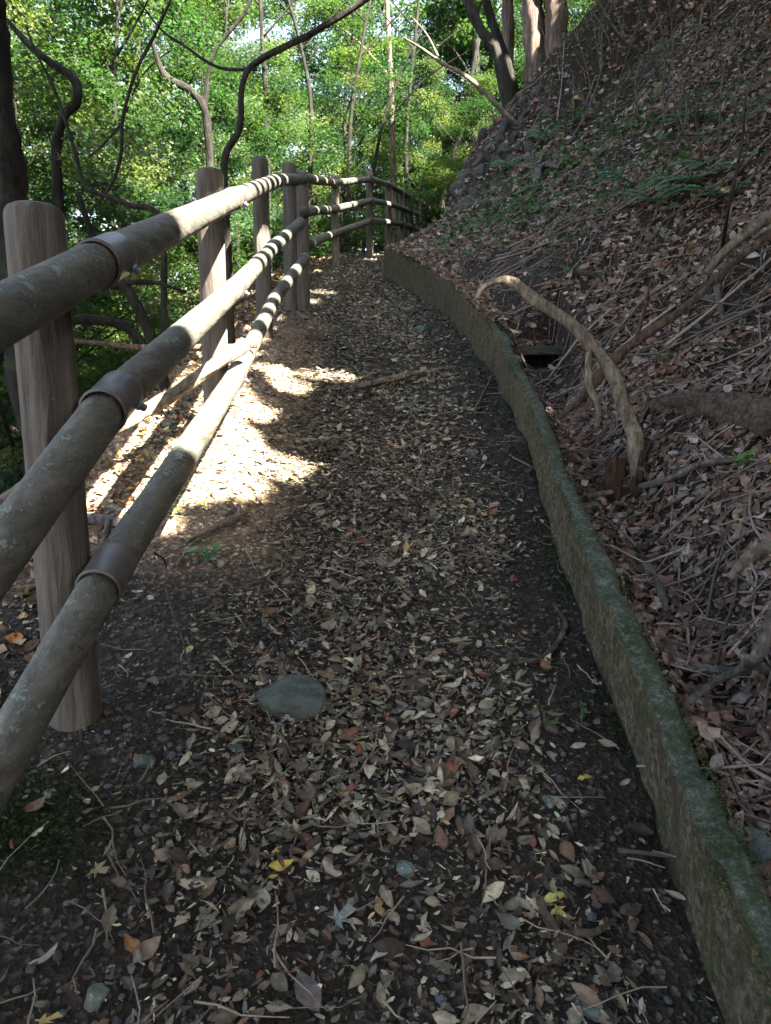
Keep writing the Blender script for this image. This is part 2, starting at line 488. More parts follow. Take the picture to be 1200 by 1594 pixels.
def leaves(mb, pos, nrm, yaw, size, col, kind='ov', curl=.25, fold=.2, width=1.0):
    n = len(pos)
    if n == 0: return
    Vt, Ft = dict(ov=(OV_V, OV_F), oh=(OH_V, OH_F), star=(ST_V, ST_F), frag=(FR_V, FR_F), sm=(SM_V, SM_F))[kind]
    X, T, Nn = frames(nrm, yaw)
    k = len(Vt)
    lx = Vt[:, 0][None, :]*np.asarray(width).reshape(-1, 1)*np.ones((n, 1))
    ly = Vt[:, 1][None, :]-.5*np.ones((n, 1)) if kind != 'star' else Vt[:, 1][None, :]*np.ones((n, 1))
    if kind in ('ov', 'frag'):
        lx = lx*(1+.6*(RNG.random((n, k))-.5)); ly = ly+.16*(RNG.random((n, k))-.5)
    if kind == 'oh':
        lx = lx*(1+.16*(RNG.random((n, k))-.5)); ly = ly+.03*(RNG.random((n, k))-.5)
        lx = lx+.25*(RNG.random((n, 1))-.5)*(ly+.5)**2           # a sideways sweep
        gone = RNG.random((n, k)) < .05; lx = np.where(gone, lx*.45, lx)   # nibbled edges
    cu = (RNG.random((n, 1))-.35)*2*curl; fo = (RNG.random((n, 1))-.3)*2*fold
    lz = cu*(ly**2)*2+fo*np.abs(lx)*1.3+(.035 if kind == 'oh' else .06)*(RNG.random((n, k))-.5)*(curl > 0)+(.16*np.sin(ly*5+6.28*RNG.random((n, 1)))*np.sign(lx)*np.abs(lx) if kind == 'oh' else 0)
    s = size[:, None]
    V = pos[:, None, :]+(lx*s)[..., None]*X[:, None]+(ly*s)[..., None]*T[:, None]+(lz*s)[..., None]*Nn[:, None]
    Fc = (Ft[None]+(np.arange(n)*k)[:, None, None]).reshape(-1, 3)
    c = np.repeat(col, k, axis=0)
    if kind == 'oh':
        rib = np.tile(np.where(np.abs(Vt[:, 0]) < 1e-6, 1.22, .92), n)*(1+.3*(RNG.random(n*k)-.5))
        c = c*rib[:, None]
    mb.add(V.reshape(-1, 3), Fc, c)
def gnormal(x, y):
    e = .03
    dx = (H(x+e, y)-H(x-e, y))/(2*e); dy = (H(x, y+e)-H(x, y-e))/(2*e)
    n = np.stack([-dx, -dy, np.ones_like(dx)], 1)
    return n/np.linalg.norm(n, axis=1)[:, None]
PAL_PATH = 1.0*np.array([[.29, .25, .175], [.22, .185, .13], [.36, .32, .225], [.16, .125, .09], [.11, .085, .06], [.25, .22, .16], [.17, .105, .07], [.09, .07, .052], [.30, .285, .21], [.44, .40, .29], [.07, .055, .045], [.16, .155, .13]])
PAL_HILL = 1.35*np.array([1.0, .97, .92])*np.array([[.17, .115, .09], [.12, .08, .065], [.22, .165, .14], [.09, .06, .05], [.15, .10, .085], [.26, .21, .185], [.19, .125, .10], [.30, .26, .24], [.15, .08, .055], [.12, .075, .06], [.20, .18, .165]])
def palcol(pal, n, jit=.35):
    c = pal[RNG.integers(0, len(pal), n)]
    return c*(1+jit*(RNG.random((n, 1))-.5))
def in_view(x, y, z, m=.06):
    f = y*CP-z*SP; v = (y*SP+z*CP)/np.maximum(f, .01); u = x/np.maximum(f, .01)
    return (f > .3) & (np.abs(u) < .521+m+.15*(f < 3)) & (np.abs(v) < .693+m)
def wide_view(x, y, z): return in_view(x, y, z, .25)

mb = MB()
# trampled leaves on the path: nearest metres denser
def scatter_path(n, y0, y1, smin, smax, kinds, pw=1.0, lift=.006, wd=(.32, .75)):
    y = y0+(y1-y0)*RNG.random(n)**pw
    a_, b_ = xf(y)-.5, xw(y)-.01
    x = a_+(b_-a_)*RNG.random(n)
    c0 = (xf(y)+xw(y))*.5+.10
    w = np.exp(-((x-c0)/.55)**4)
    patch = .5+1.6*fbm(x*1.6+3, y*1.6, 3)
    bare = sst(-.30, -.05, x-xw(y)) * (1-sst(5.5, 7, y))          # dark strip at the wall's foot
    left = 1-sst(-.55, -.15, x-(c0-.15))
    pr = np.clip(.24+.9*w*np.clip(patch*1.5-.1, .08, 1.2)*(.55+.45*sst(1.2,2.6,y))-.55*bare-.25*left*(y < 3.2), .05, 1)
    keep = RNG.random(n) < pr
    x, y = x[keep], y[keep]; n = len(x)
    nr = gnormal(x, y)+.32*RNG.normal(size=(n, 3)); nr[:, 2] = np.abs(nr[:, 2])+.15
    z = H(x, y)+lift*(1+RNG.random(n)*1.6)
    size = smin+(smax-smin)*RNG.random(n)**2.2
    pos = np.stack([x, y, z], 1); yaw = RNG.random(n)*6.283
    col = palcol(PAL_PATH, n, .9)*np.where(RNG.random((n, 1)) < .3, 1.1, .68)
    if smax > .06: col = col*np.array([.92, .88, .84])
    ch = RNG.random(n)
    rare = RNG.random(n)
    col[rare > .994] = (.40, .30, .10)
    col[(rare < .02)] = (.19, .075, .045)
    for q, (lo, hi, kd) in enumerate(kinds):
        s_ = (ch >= lo) & (ch < hi)
        leaves(mb, pos[s_], nr[s_], yaw[s_], size[s_], col[s_], kd, .35, .3, wd[0]+wd[1]*RNG.random(s_.sum()))
K3 = [(0, .5, 'frag'), (.5, .92, 'ov'), (.92, 1, 'star')]
scatter_path(34000, .9, 4.2, .008, .034, K3, 1.0)
scatter_path(26000, .9, 5, .008, .030, [(0, 1, 'frag')], 1.0, .007, (.12, .35))
scatter_path(14000, 5, 9, .012, .04, [(0, 1, 'frag')], 1.0, .007, (.15, .4))
scatter_path(13500, .9, 4.2, .018, .072, [(0, .92, 'oh'), (.92, 1, 'star')], 1.0, .009)
scatter_path(28000, 4.2, 9, .012, .05, K3, 1.1)
scatter_path(9000, 4.2, 9, .035, .075, K3, 1.1, .01)
scatter_path(16000, 9, 18, .03, .08, K3)
tag(mb.build('leaf_litter', M['litter'], smooth=False), 'trampled pale brown leaves covering the dirt path', 'fallen leaves', kind='stuff')

mb = MB()
def scatter_bank(n, x0, x1, y0, y1, smin, smax, pw=1.0, tone=1.0):
    x = x0+(x1-x0)*RNG.random(n)**pw; y = y0+(y1-y0)*RNG.random(n)
    z = H(x, y)
    t = x-xw(y)
    dens = np.clip(.7+1.9*fbm(x*.9, y*.9+8, 4), .12, 1)
    keep = (t > .13) & wide_view(x, y, z) & (RNG.random(n) < dens) & ~((np.abs(x-HOLE[0]) < .2) & (y > 5.5) & (y < 5.97))
    x, y, z = x[keep], y[keep], z[keep]; n = len(x)
    slab = (np.abs(x-HOLE[0]) < .27) & (y > 5.94) & (y < 6.25)
    z = np.where(slab, np.maximum(z, .285), z)
    nr = gnormal(x, y)*1.0+.45*RNG.normal(size=(n, 3)); nr[:, 2] = np.abs(nr[:, 2])
    pos = np.stack([x, y, z+.006+.03*RNG.random(n)**2], 1)
    size = smin+(smax-smin)*RNG.random(n)**1.8
    yaw = RNG.random(n)*6.283; col = palcol(PAL_HILL, n, .7)*tone
    rare = RNG.random(n); col[rare > .9985] = (.46, .36, .12)
    ch = RNG.random(n)
    for lo, hi, kd in [(0, .25, 'frag'), (.25, .87, 'oh' if y1 < 11 else 'ov'), (.87, 1, 'star')]:
        s_ = (ch >= lo) & (ch < hi)
        leaves(mb, pos[s_], nr[s_], yaw[s_], size[s_], col[s_], kd, .5, .4, .5+.6*RNG.random(s_.sum()))
scatter_bank(34000, .6, 3.4, .9, 5, .02, .08, tone=.75)
scatter_bank(48000, .6, 7, 4, 10, .03, .10, tone=.95)
scatter_bank(75000, 0, 13, 9, 20, .05, .14)
n = 5200
y = 5.9+5.4*RNG.random(n)**.9; x = xw(y)+.0+.16*RNG.random(n)
ok = RNG.random(n) < sst(5.8, 6.6, y)*np.clip(.7+1.5*fbm(y*2, y*0, 2), .3, 1); x, y = x[ok], y[ok]; n = len(x)
z = zp(y)+np.interp(y, [5.55, 7, 11.3], [.33, .37, .43])+.008+.03*RNG.random(n)
nr = np.tile([0, 0, 1.], (n, 1))+.5*RNG.normal(size=(n, 3))
leaves(mb, np.stack([x, y, z], 1), nr, RNG.random(n)*6.28, .03+.06*RNG.random(n), palcol(PAL_HILL, n, .5), 'ov', .5, .4, .7)
tag(mb.build('bank_leaf_litter', M['litter'], smooth=False), 'dark brown curled leaves covering the steep bank above the wall', 'fallen leaves', kind='stuff')

mb = MB()
n = 26000
x = -4.5+3.7*RNG.random(n); y = 1+15*RNG.random(n)
keep = (x < xf(y)-.1) & wide_view(x, y, H(x, y)); x, y = x[keep], y[keep]; n = len(x)
nr = gnormal(x, y)+.5*RNG.normal(size=(n, 3)); nr[:, 2] = np.abs(nr[:, 2])
cc = palcol(PAL_PATH, n, .4)*np.array([1.1, .88, .75]); rare = RNG.random(n)
cc[rare > .95] = (.38, .14, .04); cc[rare < .02] = (.5, .36, .08)
leaves(mb, np.stack([x, y, H(x, y)+.012], 1), nr, RNG.random(n)*6.28, .025+.05*RNG.random(n), cc, 'ov', .5, .4)
tag(mb.build('verge_leaf_litter', M['litter'], smooth=False), 'reddish dry leaves on the verge outside the rail fence', 'fallen leaves', kind='stuff')

# pebbles (uncountable) and twigs
def blob(mb, c, r, col=(1, 1, 1), sub=1, jag=.25, seed=None, flat=(1, 1, .7)):
    import bmesh
    bm = bmesh.new(); bmesh.ops.create_icosphere(bm, subdivisions=sub, radius=1)
    V = np.array([v.co[:] for v in bm.verts]); Fc = np.array([[v.index for v in f.verts] for f in bm.faces]); bm.free()
    s = RNG.random()*50 if seed is None else seed
    d = 1+jag*(fbm(V[:, 0]*1.3+s, V[:, 1]*1.3+V[:, 2]*1.7+s, 3))
    if sub > 2:      # a few split faces
        for q_ in range(9):
            a_ = RNG.normal(size=3); a_ /= np.linalg.norm(a_); h_ = .62+.25*RNG.random()
            e_ = V@a_*d-h_; V = V-np.where(e_ > 0, e_, 0)[:, None]*a_*.9/d[:, None]
        d = d*(1+.05*fbm(V[:, 0]*6+s, V[:, 1]*6+V[:, 2]*5, 3))
    V = V*d[:, None]*np.array(flat)
    th = s*7; R = np.array([[math.cos(th), -math.sin(th), 0], [math.sin(th), math.cos(th), 0], [0, 0, 1]])
    mb.add(V@R.T*r+np.array(c), Fc, col)
_ico = None
def pebbles(mb, pos, r):
    global _ico
    import bmesh
    if _ico is None:
        bm = bmesh.new(); bmesh.ops.create_icosphere(bm, subdivisions=1, radius=1)
        _ico = (np.array([v.co[:] for v in bm.verts]), np.array([[v.index for v in f.verts] for f in bm.faces])); bm.free()
    V, Fc = _ico; n = len(pos); k = len(V)
    s = r[:, None, None]*(np.array([1, 1, .6])+.5*(RNG.random((n, 1, 3))-.5))
    VV = pos[:, None]+V[None]*s*(1+.3*(RNG.random((n, k, 1))-.5))
    th = RNG.random(n)*6.28
    d = VV-pos[:, None]; c_, s_ = np.cos(th)[:, None], np.sin(th)[:, None]
    VV = pos[:, None]+np.stack([d[..., 0]*c_-d[..., 1]*s_, d[..., 0]*s_+d[..., 1]*c_, d[..., 2]], -1)
    col = np.repeat((.6+.8*RNG.random((n, 1)))*np.array([1, 1, 1])+.12*(RNG.random((n, 3))-.5), k, 0)
    mb.add(VV.reshape(-1, 3), (Fc[None]+(np.arange(n)*k)[:, None, None]).reshape(-1, 3), col)
mb = MB()
n = 9500
y = .95+6*RNG.random(n)**1.5; x = xf(y)-.4+(xw(y)-xf(y)+.38)*RNG.random(n)
c0 = (xf(y)+xw(y))*.5+.15
pr = np.where(x < c0-.35, .95, .22)*np.where(y > 3.5, .4, 1)*np.clip(.8+1.5*fbm(x*2+9, y*2, 2), .1, 1)
pr = np.maximum(pr, .5*((xw(y)-x) < .3))
keep = RNG.random(n) < pr; x, y = x[keep], y[keep]; n = len(x)
pebbles(mb, np.stack([x, y, H(x, y)+.002], 1), .003+.010*RNG.random(n)**2.5)
tag(mb.build('gravel', M['pebble']), 'small grey-blue gravel on dark soil along the path', 'gravel', kind='stuff')

def stick_line(x, y, yaw, L, lift, n=5, wob=.12):
    t = np.linspace(-.5, .5, n)
    px = x+np.cos(yaw)*t*L; py = y+np.sin(yaw)*t*L
    o = wob*L*np.cumsum(RNG.normal(size=n))*.35
    px = px-np.sin(yaw)*o; py = py+np.cos(yaw)*o
    return np.stack([px, py, H(px, py)+lift+.03*L*RNG.random(n)], 1)
mb = MB()
for i in range(3400):
    if i < 380:
        y = 1+8*random.random()**1.3; x = float(xf(y))+(float(xw(y)-xf(y)))*random.random(); L = .04+.16*random.random(); r = .0012+.0015*random.random()
        c = np.array([.24, .19, .14])*(.4+random.random())
    elif i > 3250:
        y = 3.5+11*random.random(); x = float(xw(y))+.3+random.random()*(.5+.5*y); L = .35+.9*random.random(); r = .003+.007*random.random()
        c = np.array([.26, .215, .18])*(.35+.9*random.random())
    else:
        y = 1.2+13*random.random()**1.1; x = float(xw(y))+.16+random.random()**1.2*(.6+.55*y); L = .12+.55*random.random()**2; r = .0015+.004*random.random()
        c = np.array([.20, .16, .135])*(.3+1.1*random.random())
    tube(mb, stick_line(x, y, random.random()*6.28, L, .012+.02*random.random()+.02*(i > 3250)), np.linspace(r*1.3, r*.5, 5), 4, col=c, cap=False)
tag(mb.build('twig_litter', M['tint']), 'thin dry twigs strewn over the leaves on path and bank', 'twigs', kind='stuff')

# ------------------------------------------------------------------ low concrete wall
wy = np.concatenate([np.arange(-1.0, 6.0, .02), np.arange(6.0, 11.31, .05), [11.32]])
tops = np.interp(wy, [-1, 1.2, 3, 5.3, 5.55, 7, 11.3], [.235, .235, .25, .27, .33, .37, .43])
rows = []
prof = [(-.02, -.25), (0, 0.0), (.004, .4), (.006, .8), (.008, .97), (.018, 1.0), (.042, 1.01), (.062, 1.0), (.072, .97), (.075, .6), (.075, -.3)]
for k_, yv in enumerate(wy):
    chip = .014*float(fbm(yv*9, 1.5, 4))+.012*float(fbm(yv*1.5, 7.5, 2))
    z0 = float(zp(yv)); h = tops[k_]; row = []
    # cast in lengths: a joint every 1.2 m
    jt = abs(((yv+.35) % 1.2)-.6) > .59
    for q, (a_, b_) in enumerate(prof):
        hz = h*b_+(chip if b_ > .3 else 0)-(.028 if (jt and b_ > .9) else 0)-.03*max(0, float(fbm(yv*3.1+4, 2.2, 3))-.22)*(4 if b_ > .9 else 0)
        n_ = .024*float(fbm(yv*5+q*.6, b_*3+2, 3))+(.012 if q in (3, 4, 5) else .005)*float(fbm(yv*22+q*1.3, b_*9, 2))
        row.append((float(xw(yv))+a_+n_*(1 if q < 5 else .3), yv, z0+hz))
    rows.append(row)
V = np.array(rows); nr_, npf = V.shape[:2]
i_, j_ = np.meshgrid(np.arange(nr_-1), np.arange(npf-1), indexing='ij'); a = i_*npf+j_
mb = MB(); mb.add(V.reshape(-1, 3), np.stack([a, a+1, a+npf+1, a+npf], -1).reshape(-1, 4)[:, ::-1])
mb.p.setdefault(npf, []).append(np.array([[(nr_-1)*npf+q for q in range(npf)]]))
o = mb.build('concrete_wall', M['concrete'])
tag(o, 'low mossy concrete wall edging the path below the bank', 'low wall')

# drain inlet behind the wall
def box_pts(c, sx, sy, sz, yaw=0, jit=.0):
    v = np.array([[a_, b_, c_] for a_ in (-1, 1) for b_ in (-1, 1) for c_ in (-1, 1)], float)*np.array([sx, sy, sz])/2
    v = v+jit*RNG.normal(size=v.shape)
    R = np.array([[math.cos(yaw), -math.sin(yaw), 0], [math.sin(yaw), math.cos(yaw), 0], [0, 0, 1]])
    return v@R.T+np.array(c), [[0, 1, 3, 2], [4, 6, 7, 5], [0, 4, 5, 1], [2, 3, 7, 6], [0, 2, 6, 4], [1, 5, 7, 3]]
root = empty('drain_inlet', (HOLE[0], 5.95, .045), 'small square concrete drain opening behind the wall, dark inside', 'drain')
for nm, c_, s_ in (('lintel', (HOLE[0]+.01, 6.09, .245), (.54, .33, .07)), ('side_wall', (HOLE[0]-.205, 6.08, .09), (.05, .30, .235)), ('side_wall', (HOLE[0]+.215, 6.08, .09), (.05, .30, .235))):
    mb = MB(); v, p_ = box_pts(c_, *s_, .05, .004); mb.addp(v, p_)
    reparent(mb.build(nm, M['wallstone'], smooth=False), root)

# ------------------------------------------------------------------ rail fences
def make_post(root, base, top, r, name='post'):
    mb = MB(); base = np.array(base, float); top = np.array(top, float)
    L = np.linalg.norm(top-base); n = 26; sides = 28
    ts = np.concatenate([np.linspace(0, 1-r*.55/L, n), 1-r*.55/L*np.array([.75, .5, .28, .1, .02])])
    rr = np.concatenate([np.full(n, r), r*np.array([.985, .95, .86, .66, .35])])
    ang = np.arange(sides)/sides*6.2832; s = random.random()*40; Vs = []
    for t, ra in zip(ts, rr):
        gr = 1+.035*fbm(np.cos(ang)*3.4+s, np.sin(ang)*3.4+s+t*.35, 3)+.02*fbm(np.cos(ang)*9+s, np.sin(ang)*9+s+t, 2)
        c = base+(top-base)*t
        Vs.append(np.stack([c[0]+np.cos(ang)*ra*gr, c[1]+np.sin(ang)*ra*gr, np.full(sides, c[2])], 1))
    V = np.concatenate(Vs); m_ = len(ts)
    i, j = np.meshgrid(np.arange(m_-1), np.arange(sides), indexing='ij'); a = i*sides+j; b = i*sides+(j+1) % sides
    mb.add(V, np.stack([a, b, b+sides, a+sides], -1).reshape(-1, 4))
    mb.p.setdefault(sides, []).append(np.array([list(range((m_-1)*sides, m_*sides))]))
    return reparent(mb.build(name, M['post']), root)
RAILR = .054
def lerp_line(pts, step=.12):
    out = [pts[0]]
    for a_, b_ in zip(pts[:-1], pts[1:]):
        n = max(1, int(np.linalg.norm(b_-a_)/step))
        out += [a_+(b_-a_)*(k+1)/n for k in range(n)]
    return np.array(out)
def rail_piece(root, a_, b_, r=RAILR, sag=.0):
    mb = MB(); ln = lerp_line([a_, b_], .06)
    t = np.linspace(0, 1, len(ln)); ln[:, 2] -= sag*4*t*(1-t)
    rad = r*(1+.025*np.array([float(fbm(k*.25, a_[2]*9, 2)) for k in range(len(ln))]))
    tube(mb, ln, rad, 24, .022)
    return reparent(mb.build('rail', M['rail']), root)
def clamp(rail, root, c, d, r=RAILR, L=.15, bolt=True):
    d = d/np.linalg.norm(d); mb = MB()
    prof_ = [(-L/2, r*1.0), (-L/2, r*1.115), (-L/2+.008, r*1.12), (-L/2+.012, r*1.065), (0, r*1.06), (L/2-.018, r*1.06), (L/2-.012, r*1.06), (L/2, r*1.055), (L/2, r*1.0)]
    sides = 28; up = np.array([0, 0, 1.]); Nn = np.cross(d, up); Nn /= np.linalg.norm(Nn); B = np.cross(Nn, d)
    ang = np.arange(sides)/sides*6.2832; V = []
    for s, ra in prof_:
        V.append(c+d*s+np.outer(np.cos(ang)*ra, Nn)+np.outer(np.sin(ang)*ra, B))
    V = np.concatenate(V); i, j = np.meshgrid(np.arange(len(prof_)-1), np.arange(sides), indexing='ij'); a = i*sides+j; b = i*sides+(j+1) % sides
    mb.add(V, np.stack([a, b, b+sides, a+sides], -1).reshape(-1, 4))
    o = mb.build('clamp_band', M['band']); o.parent = rail
    if bolt:
        out = Nn*.85-B*.5; out /= np.linalg.norm(out)
        mb = MB(); p0 = c+d*.045+out*r*1.06
        tube(mb, [p0, p0+out*.006, p0+out*.0061, p0+out*.018, p0+out*.022], [.016, .016, .0115, .0115, .007], 6)
        o = mb.build('bolt', M['bolt']); o.parent = rail

f1 = empty('rail_fence', P(120, 1140, 1.97), 'brown round-rail fence at the left of the path, its thick posts nearest', 'fence')
posts1 = [((52, 316), (120, 1140), 1.98, .072), ((326, 262), (338, 672), 4.25, .072), ((404, 245), (412, 492), 6.6, .069), ((450, 253), (452, 462), 7.9, .069)]
for (a_, b_, Y, r) in posts1:
    t_ = P(*a_, Y); g_ = P(*b_, Y); g_[2] = min(g_[2], float(H(g_[0], g_[1])))-.12
    make_post(f1, g_, t_, r)
rails1 = [[(0, 492, 1.45), (165, 404, 1.93), (364, 309, 4.22), (430, 281, 6.5), (464, 279, 8.1)],
          [(0, 860, 1.45), (175, 624, 1.93), (366, 449, 4.22), (427, 383, 6.5), (468, 347, 8.0)],
          [(0, 1183, 1.45), (168, 893, 1.93), (366, 587, 4.22), (429, 462, 6.5), (476, 401, 8.0)]]
LITRAIL = []
for rl in rails1:
    pts = [P(*q) for q in rl]
    pts[0] = pts[1]+(pts[0]-pts[1])*2.3
    LITRAIL.append(pts)
    prev = None
    for k in range(len(pts)-1):
        rp = rail_piece(f1, pts[k], pts[k+1])
        if k > 0:
            clamp(rp, f1, pts[k], pts[k+1]-pts[k-1], bolt=True)
        if k == len(pts)-2:
            clamp(rp, f1, pts[k+1]-(pts[k+1]-pts[k])/np.linalg.norm(pts[k+1]-pts[k])*.1, pts[k+1]-pts[k], L=.12, bolt=False)
f2 = empty('rail_fence', P(469, 440, 8.5), 'farther run of brown rail fence bending right behind the bank', 'fence')
posts2 = [(469, 266, 8.4, .07), (521, 274, 13.4, .068), (575, 267, 14.6, .068), (604, 287, 16.2, .068), (625, 297, 17.8, .075), (639, 304, 19, .075), (652, 310, 20.4, .075), (664, 317, 22, .075), (676, 325, 23.5, .075), (688, 331, 25, .075)]
for (px, py, Y, r) in posts2:
    t_ = P(px, py, Y); g_ = t_.copy(); g_[2] = min(t_[2]-1.45, float(H(t_[0], t_[1])))-.1
    make_post(f2, g_, t_, r)
rails2 = [[(471, 277, 8.3), (521, 285, 13.3), (577, 279, 14.4), (604, 287, 16.1), (637, 306, 19), (662, 322, 22), (696, 335, 26)],
          [(474, 330, 8.3), (521, 325, 13.3), (579, 312, 14.4), (617, 321, 16.8), (650, 334, 20.4), (687, 351, 25)],
          [(479, 380, 8.5), (521, 363, 13.3), (579, 343, 14.4), (621, 348, 17.4), (667, 363, 22)]]
for rl in rails2:
    pts = [P(*q) for q in rl]
    for k in range(len(pts)-1):
        rp = rail_piece(f2, pts[k], pts[k+1], .056)
        if k < 3: clamp(rp, f2, pts[k] if k else pts[0]+(pts[1]-pts[0])*.02, pts[k+1]-pts[k], .056, .16, False)

# ------------------------------------------------------------------ stone retaining wall at the far bend
mb = MB()
for r_ in range(11):
    py = 325-r_*18.5
    x0_ = np.interp(py, [130, 150, 200, 250, 330], [775, 758, 736, 724, 706]); x1_ = np.interp(py, [130, 170, 250, 330], [846, 862, 838, 748])
    px = x0_+6*(r_ % 2)
    while px < x1_:
        g = G(px, py)
        if 10 < g[1] < 17:
            sz = g[1]/13*random.uniform(.11, .19)
            blob(mb, g-np.array([-.03, -.04, .03]), sz, (random.uniform(.6, 1.25),)*3, 3, .9, flat=(.95, .7, random.uniform(.8, 1.4)))
        px += random.uniform(19, 30)
tag(mb.build('stone_retaining_wall', M['wallstone']), 'old retaining wall of rounded stones at the bend of the bank', 'retaining wall')

# ------------------------------------------------------------------ stones
def rock(px, py, r, label, col=(1, 1, 1), name='rock', flat=(1, .85, .52), up=0.0, jag=.33, sub=3, group=None):
    g = G(px, py); mb = MB()
    blob(mb, (g[0], g[1], g[2]+r*up), r, col, 4 if r > .06 else sub, jag, flat=flat)
    return tag(mb.build(name, M['stone']), label, 'rock', group)
rock(450, 1085, .12, 'largest grey-green rock half buried in the path', (.75, .8, .76), up=.02)
rock(150, 1262+290, .03, 'pale grey pebble at the lower left corner of the path', (1.6, 1.6, 1.5))
rock(222, 1190, .035, 'dark green-grey stone right of the nearest fence post foot', (.9, 1.05, 1))
rock(370, 1168, .024, 'small round grey stone just left of the largest rock', (1, 1.1, 1.15))
rock(585, 1052, .022, 'small blue-grey stone right of the largest rock', (1.3, 1.5, 1.6))
rock(436, 1132, .016, 'tiny bluish stone below the largest rock', (1.4, 1.7, 1.9))
rock(632, 1358, .026, 'flat blue-grey stone right of the yellow leaf on the path', (1.2, 1.4, 1.4))
rock(855, 1248, .024, 'pale grey stone near the wall foot', (1.6, 1.7, 1.7))
rock(918, 1568, .035, 'grey stone at the bottom of the path beside the wall', (1.2, 1.25, 1.2))
rock(76, 1238, .02, 'pale pinkish stone on moss by the left edge', (2.3, 2.1, 1.9))
rock(552, 940, .03, 'dark teal stone in the middle of the path', (.8, 1.15, 1.2))
rock(658, 516, .12, 'flat grey stone against the far foot of the wall', (1.2, 1.35, 1.3))
rock(640, 488, .13, 'brownish stone against the farthest foot of the wall', (.8, .7, .6))
rock(735, 705, .05, 'flat grey-green stone by the foot of the wall, below the drain', (1, 1.1, 1.05))
rock(545, 388, .32, 'mossy boulder at the foot of the farther fence', (.55, .6, .45))
rock(1170, 1330, .07, 'dark flat stone at the right edge behind the wall', (.8, .9, .95))

# ------------------------------------------------------------------ dead wood on the bank and the path
def branch(name, label, cat, pts, rad, mat, subs=(), sub=9, sides=14, rough=.30, group=None):
    """pts: world points; subs: lists of (points, radii) for side shoots"""
    root = empty(name, pts[0], label, cat, group) if subs else None
    ln, rr = smooth_line(pts, rad, sub)
    mb = MB(); tube(mb, ln, rr, sides, rough)
    if not subs:
        o = mb.build(name, mat); tag(o, label, cat, group); return o
    reparent(mb.build('stem', mat), root)
    for p_, r_ in subs:
        ln, rr = smooth_line(p_, r_, sub); mb = MB(); tube(mb, ln, rr, 8, rough)
        reparent(mb.build('side_branch', mat), root)
    return root
def gp(*l): return [G(a, b, c) for a, b, c in l]
# the bleached curved branch rising out of the rotten stump
g0 = G(985, 745); yb = g0[1]
bp = [P(992, 770, yb-.05), P(992, 700, yb), P(978, 650, yb+.05), P(945, 570, yb+.15), P(900, 515, yb+.2), P(845, 475, yb+.25), P(800, 440, yb+.3), P(775, 437, yb+.32), P(752, 448, yb+.33), P(741, 466, yb+.33)]
br = [.040, .036, .034, .033, .029, .026, .022, .016, .014, .010]
TIP = bp[7]
branch('dead_branch', 'bleached curved branch arching from the rotten stump towards the path', 'dead branch', bp, br, M['bleached'],
       subs=[([P(918, 548, yb+.18), P(917, 600, yb+.1), P(931, 630, yb+.05), P(929, 665, yb+.02)], [.017, .014, .013, .010]),
             ([P(752, 448, yb+.33), P(748, 440, yb+.33), P(745, 434, yb+.33)], [.010, .006, .004])])
mb = MB()
gs = G(975, 770)
for k in range(16):
    a_ = k/16*6.28; rr = .07+.045*random.random(); hh = .10+.2*random.random()**1.3
    b_ = gs+np.array([math.cos(a_)*rr, math.sin(a_)*rr, -.08])
    tube(mb, [b_, b_+[math.cos(a_)*.006, 0, hh*.6], b_+[math.cos(a_)*.012, .0, hh]], [.028, .026, .012], 7, .4)
tag(mb.build('rotten_stump', M['rot']), 'crumbling reddish rotten stump at the foot of the bleached branch', 'stump')
def onb(l, up): return [G(a, b, up) for a, b in l]
q = [P(870, 650, yb+.35), P(905, 618, yb+.4), P(955, 560, yb+.5), P(1005, 520, yb+.6), P(1065, 480, yb+.7), P(1130, 420, yb+.85), P(1215, 350, yb+1.0)]
branch('dead_branch', 'long brown branch crossing behind the bleached branch up to the right', 'dead branch', q, [.014, .022, .024, .024, .022, .020, .018], M['brown_wood'],
       subs=[([P(990, 528, yb+.58), P(1003, 480, yb+.6), P(1012, 440, yb+.62)], [.012, .008, .004])])
branch('dead_branch', 'thick pale branch leaning into the picture at the right edge above the crossing branch', 'dead branch', [P(1100, 425, yb+.95), P(1140, 380, yb+.95), P(1215, 325, yb+1.0)], [.018, .026, .03], M['bleached'])
branch('dead_branch', 'slender dark upright stick beside the thick pale branch', 'dead branch', [G(1120, 410, .02), P(1135, 320, yb+1.0), P(1155, 220, yb+1.1), P(1160, 150, yb+1.2)], [.012, .010, .008, .004], M['bark_grey'])
g = [G(1005, 632, -.03), G(1060, 640, .03), G(1120, 655, .05), G(1215, 680, .05)]
branch('fallen_log', 'rough grey-brown log lying on the bank at the right edge', 'log', g, [.038, .058, .062, .07], M['log'], sides=26, rough=.4)
branch('dead_branch', 'grey branch lying out from the wall below the log', 'dead branch', onb([(912, 790), (975, 778), (1040, 765), (1090, 745), (1160, 735)], .05), [.011, .014, .016, .014, .010], M['grey_wood'])
branch('dead_branch', 'forked pale stick near the right edge below the white leaf', 'dead branch', [G(1060, 1115, .03), G(1110, 1090, .05), G(1155, 1078, .08), P(1180, 1020, 1.9), P(1210, 945, 1.95)], [.009, .011, .012, .014, .015], M['grey_wood'])
branch('dead_branch', 'short barkless stick end lying behind the wall', 'dead branch', onb([(1000, 893), (1022, 920), (1035, 965)], .03), [.015, .017, .016], M['grey_wood'])
branch('dead_branch', 'dark half buried branch running along behind the wall', 'dead branch', onb([(985, 985), (1030, 1020), (1090, 1050), (1170, 1058), (1215, 1050)], .02), [.012, .018, .018, .014, .012], M['grey_wood'])
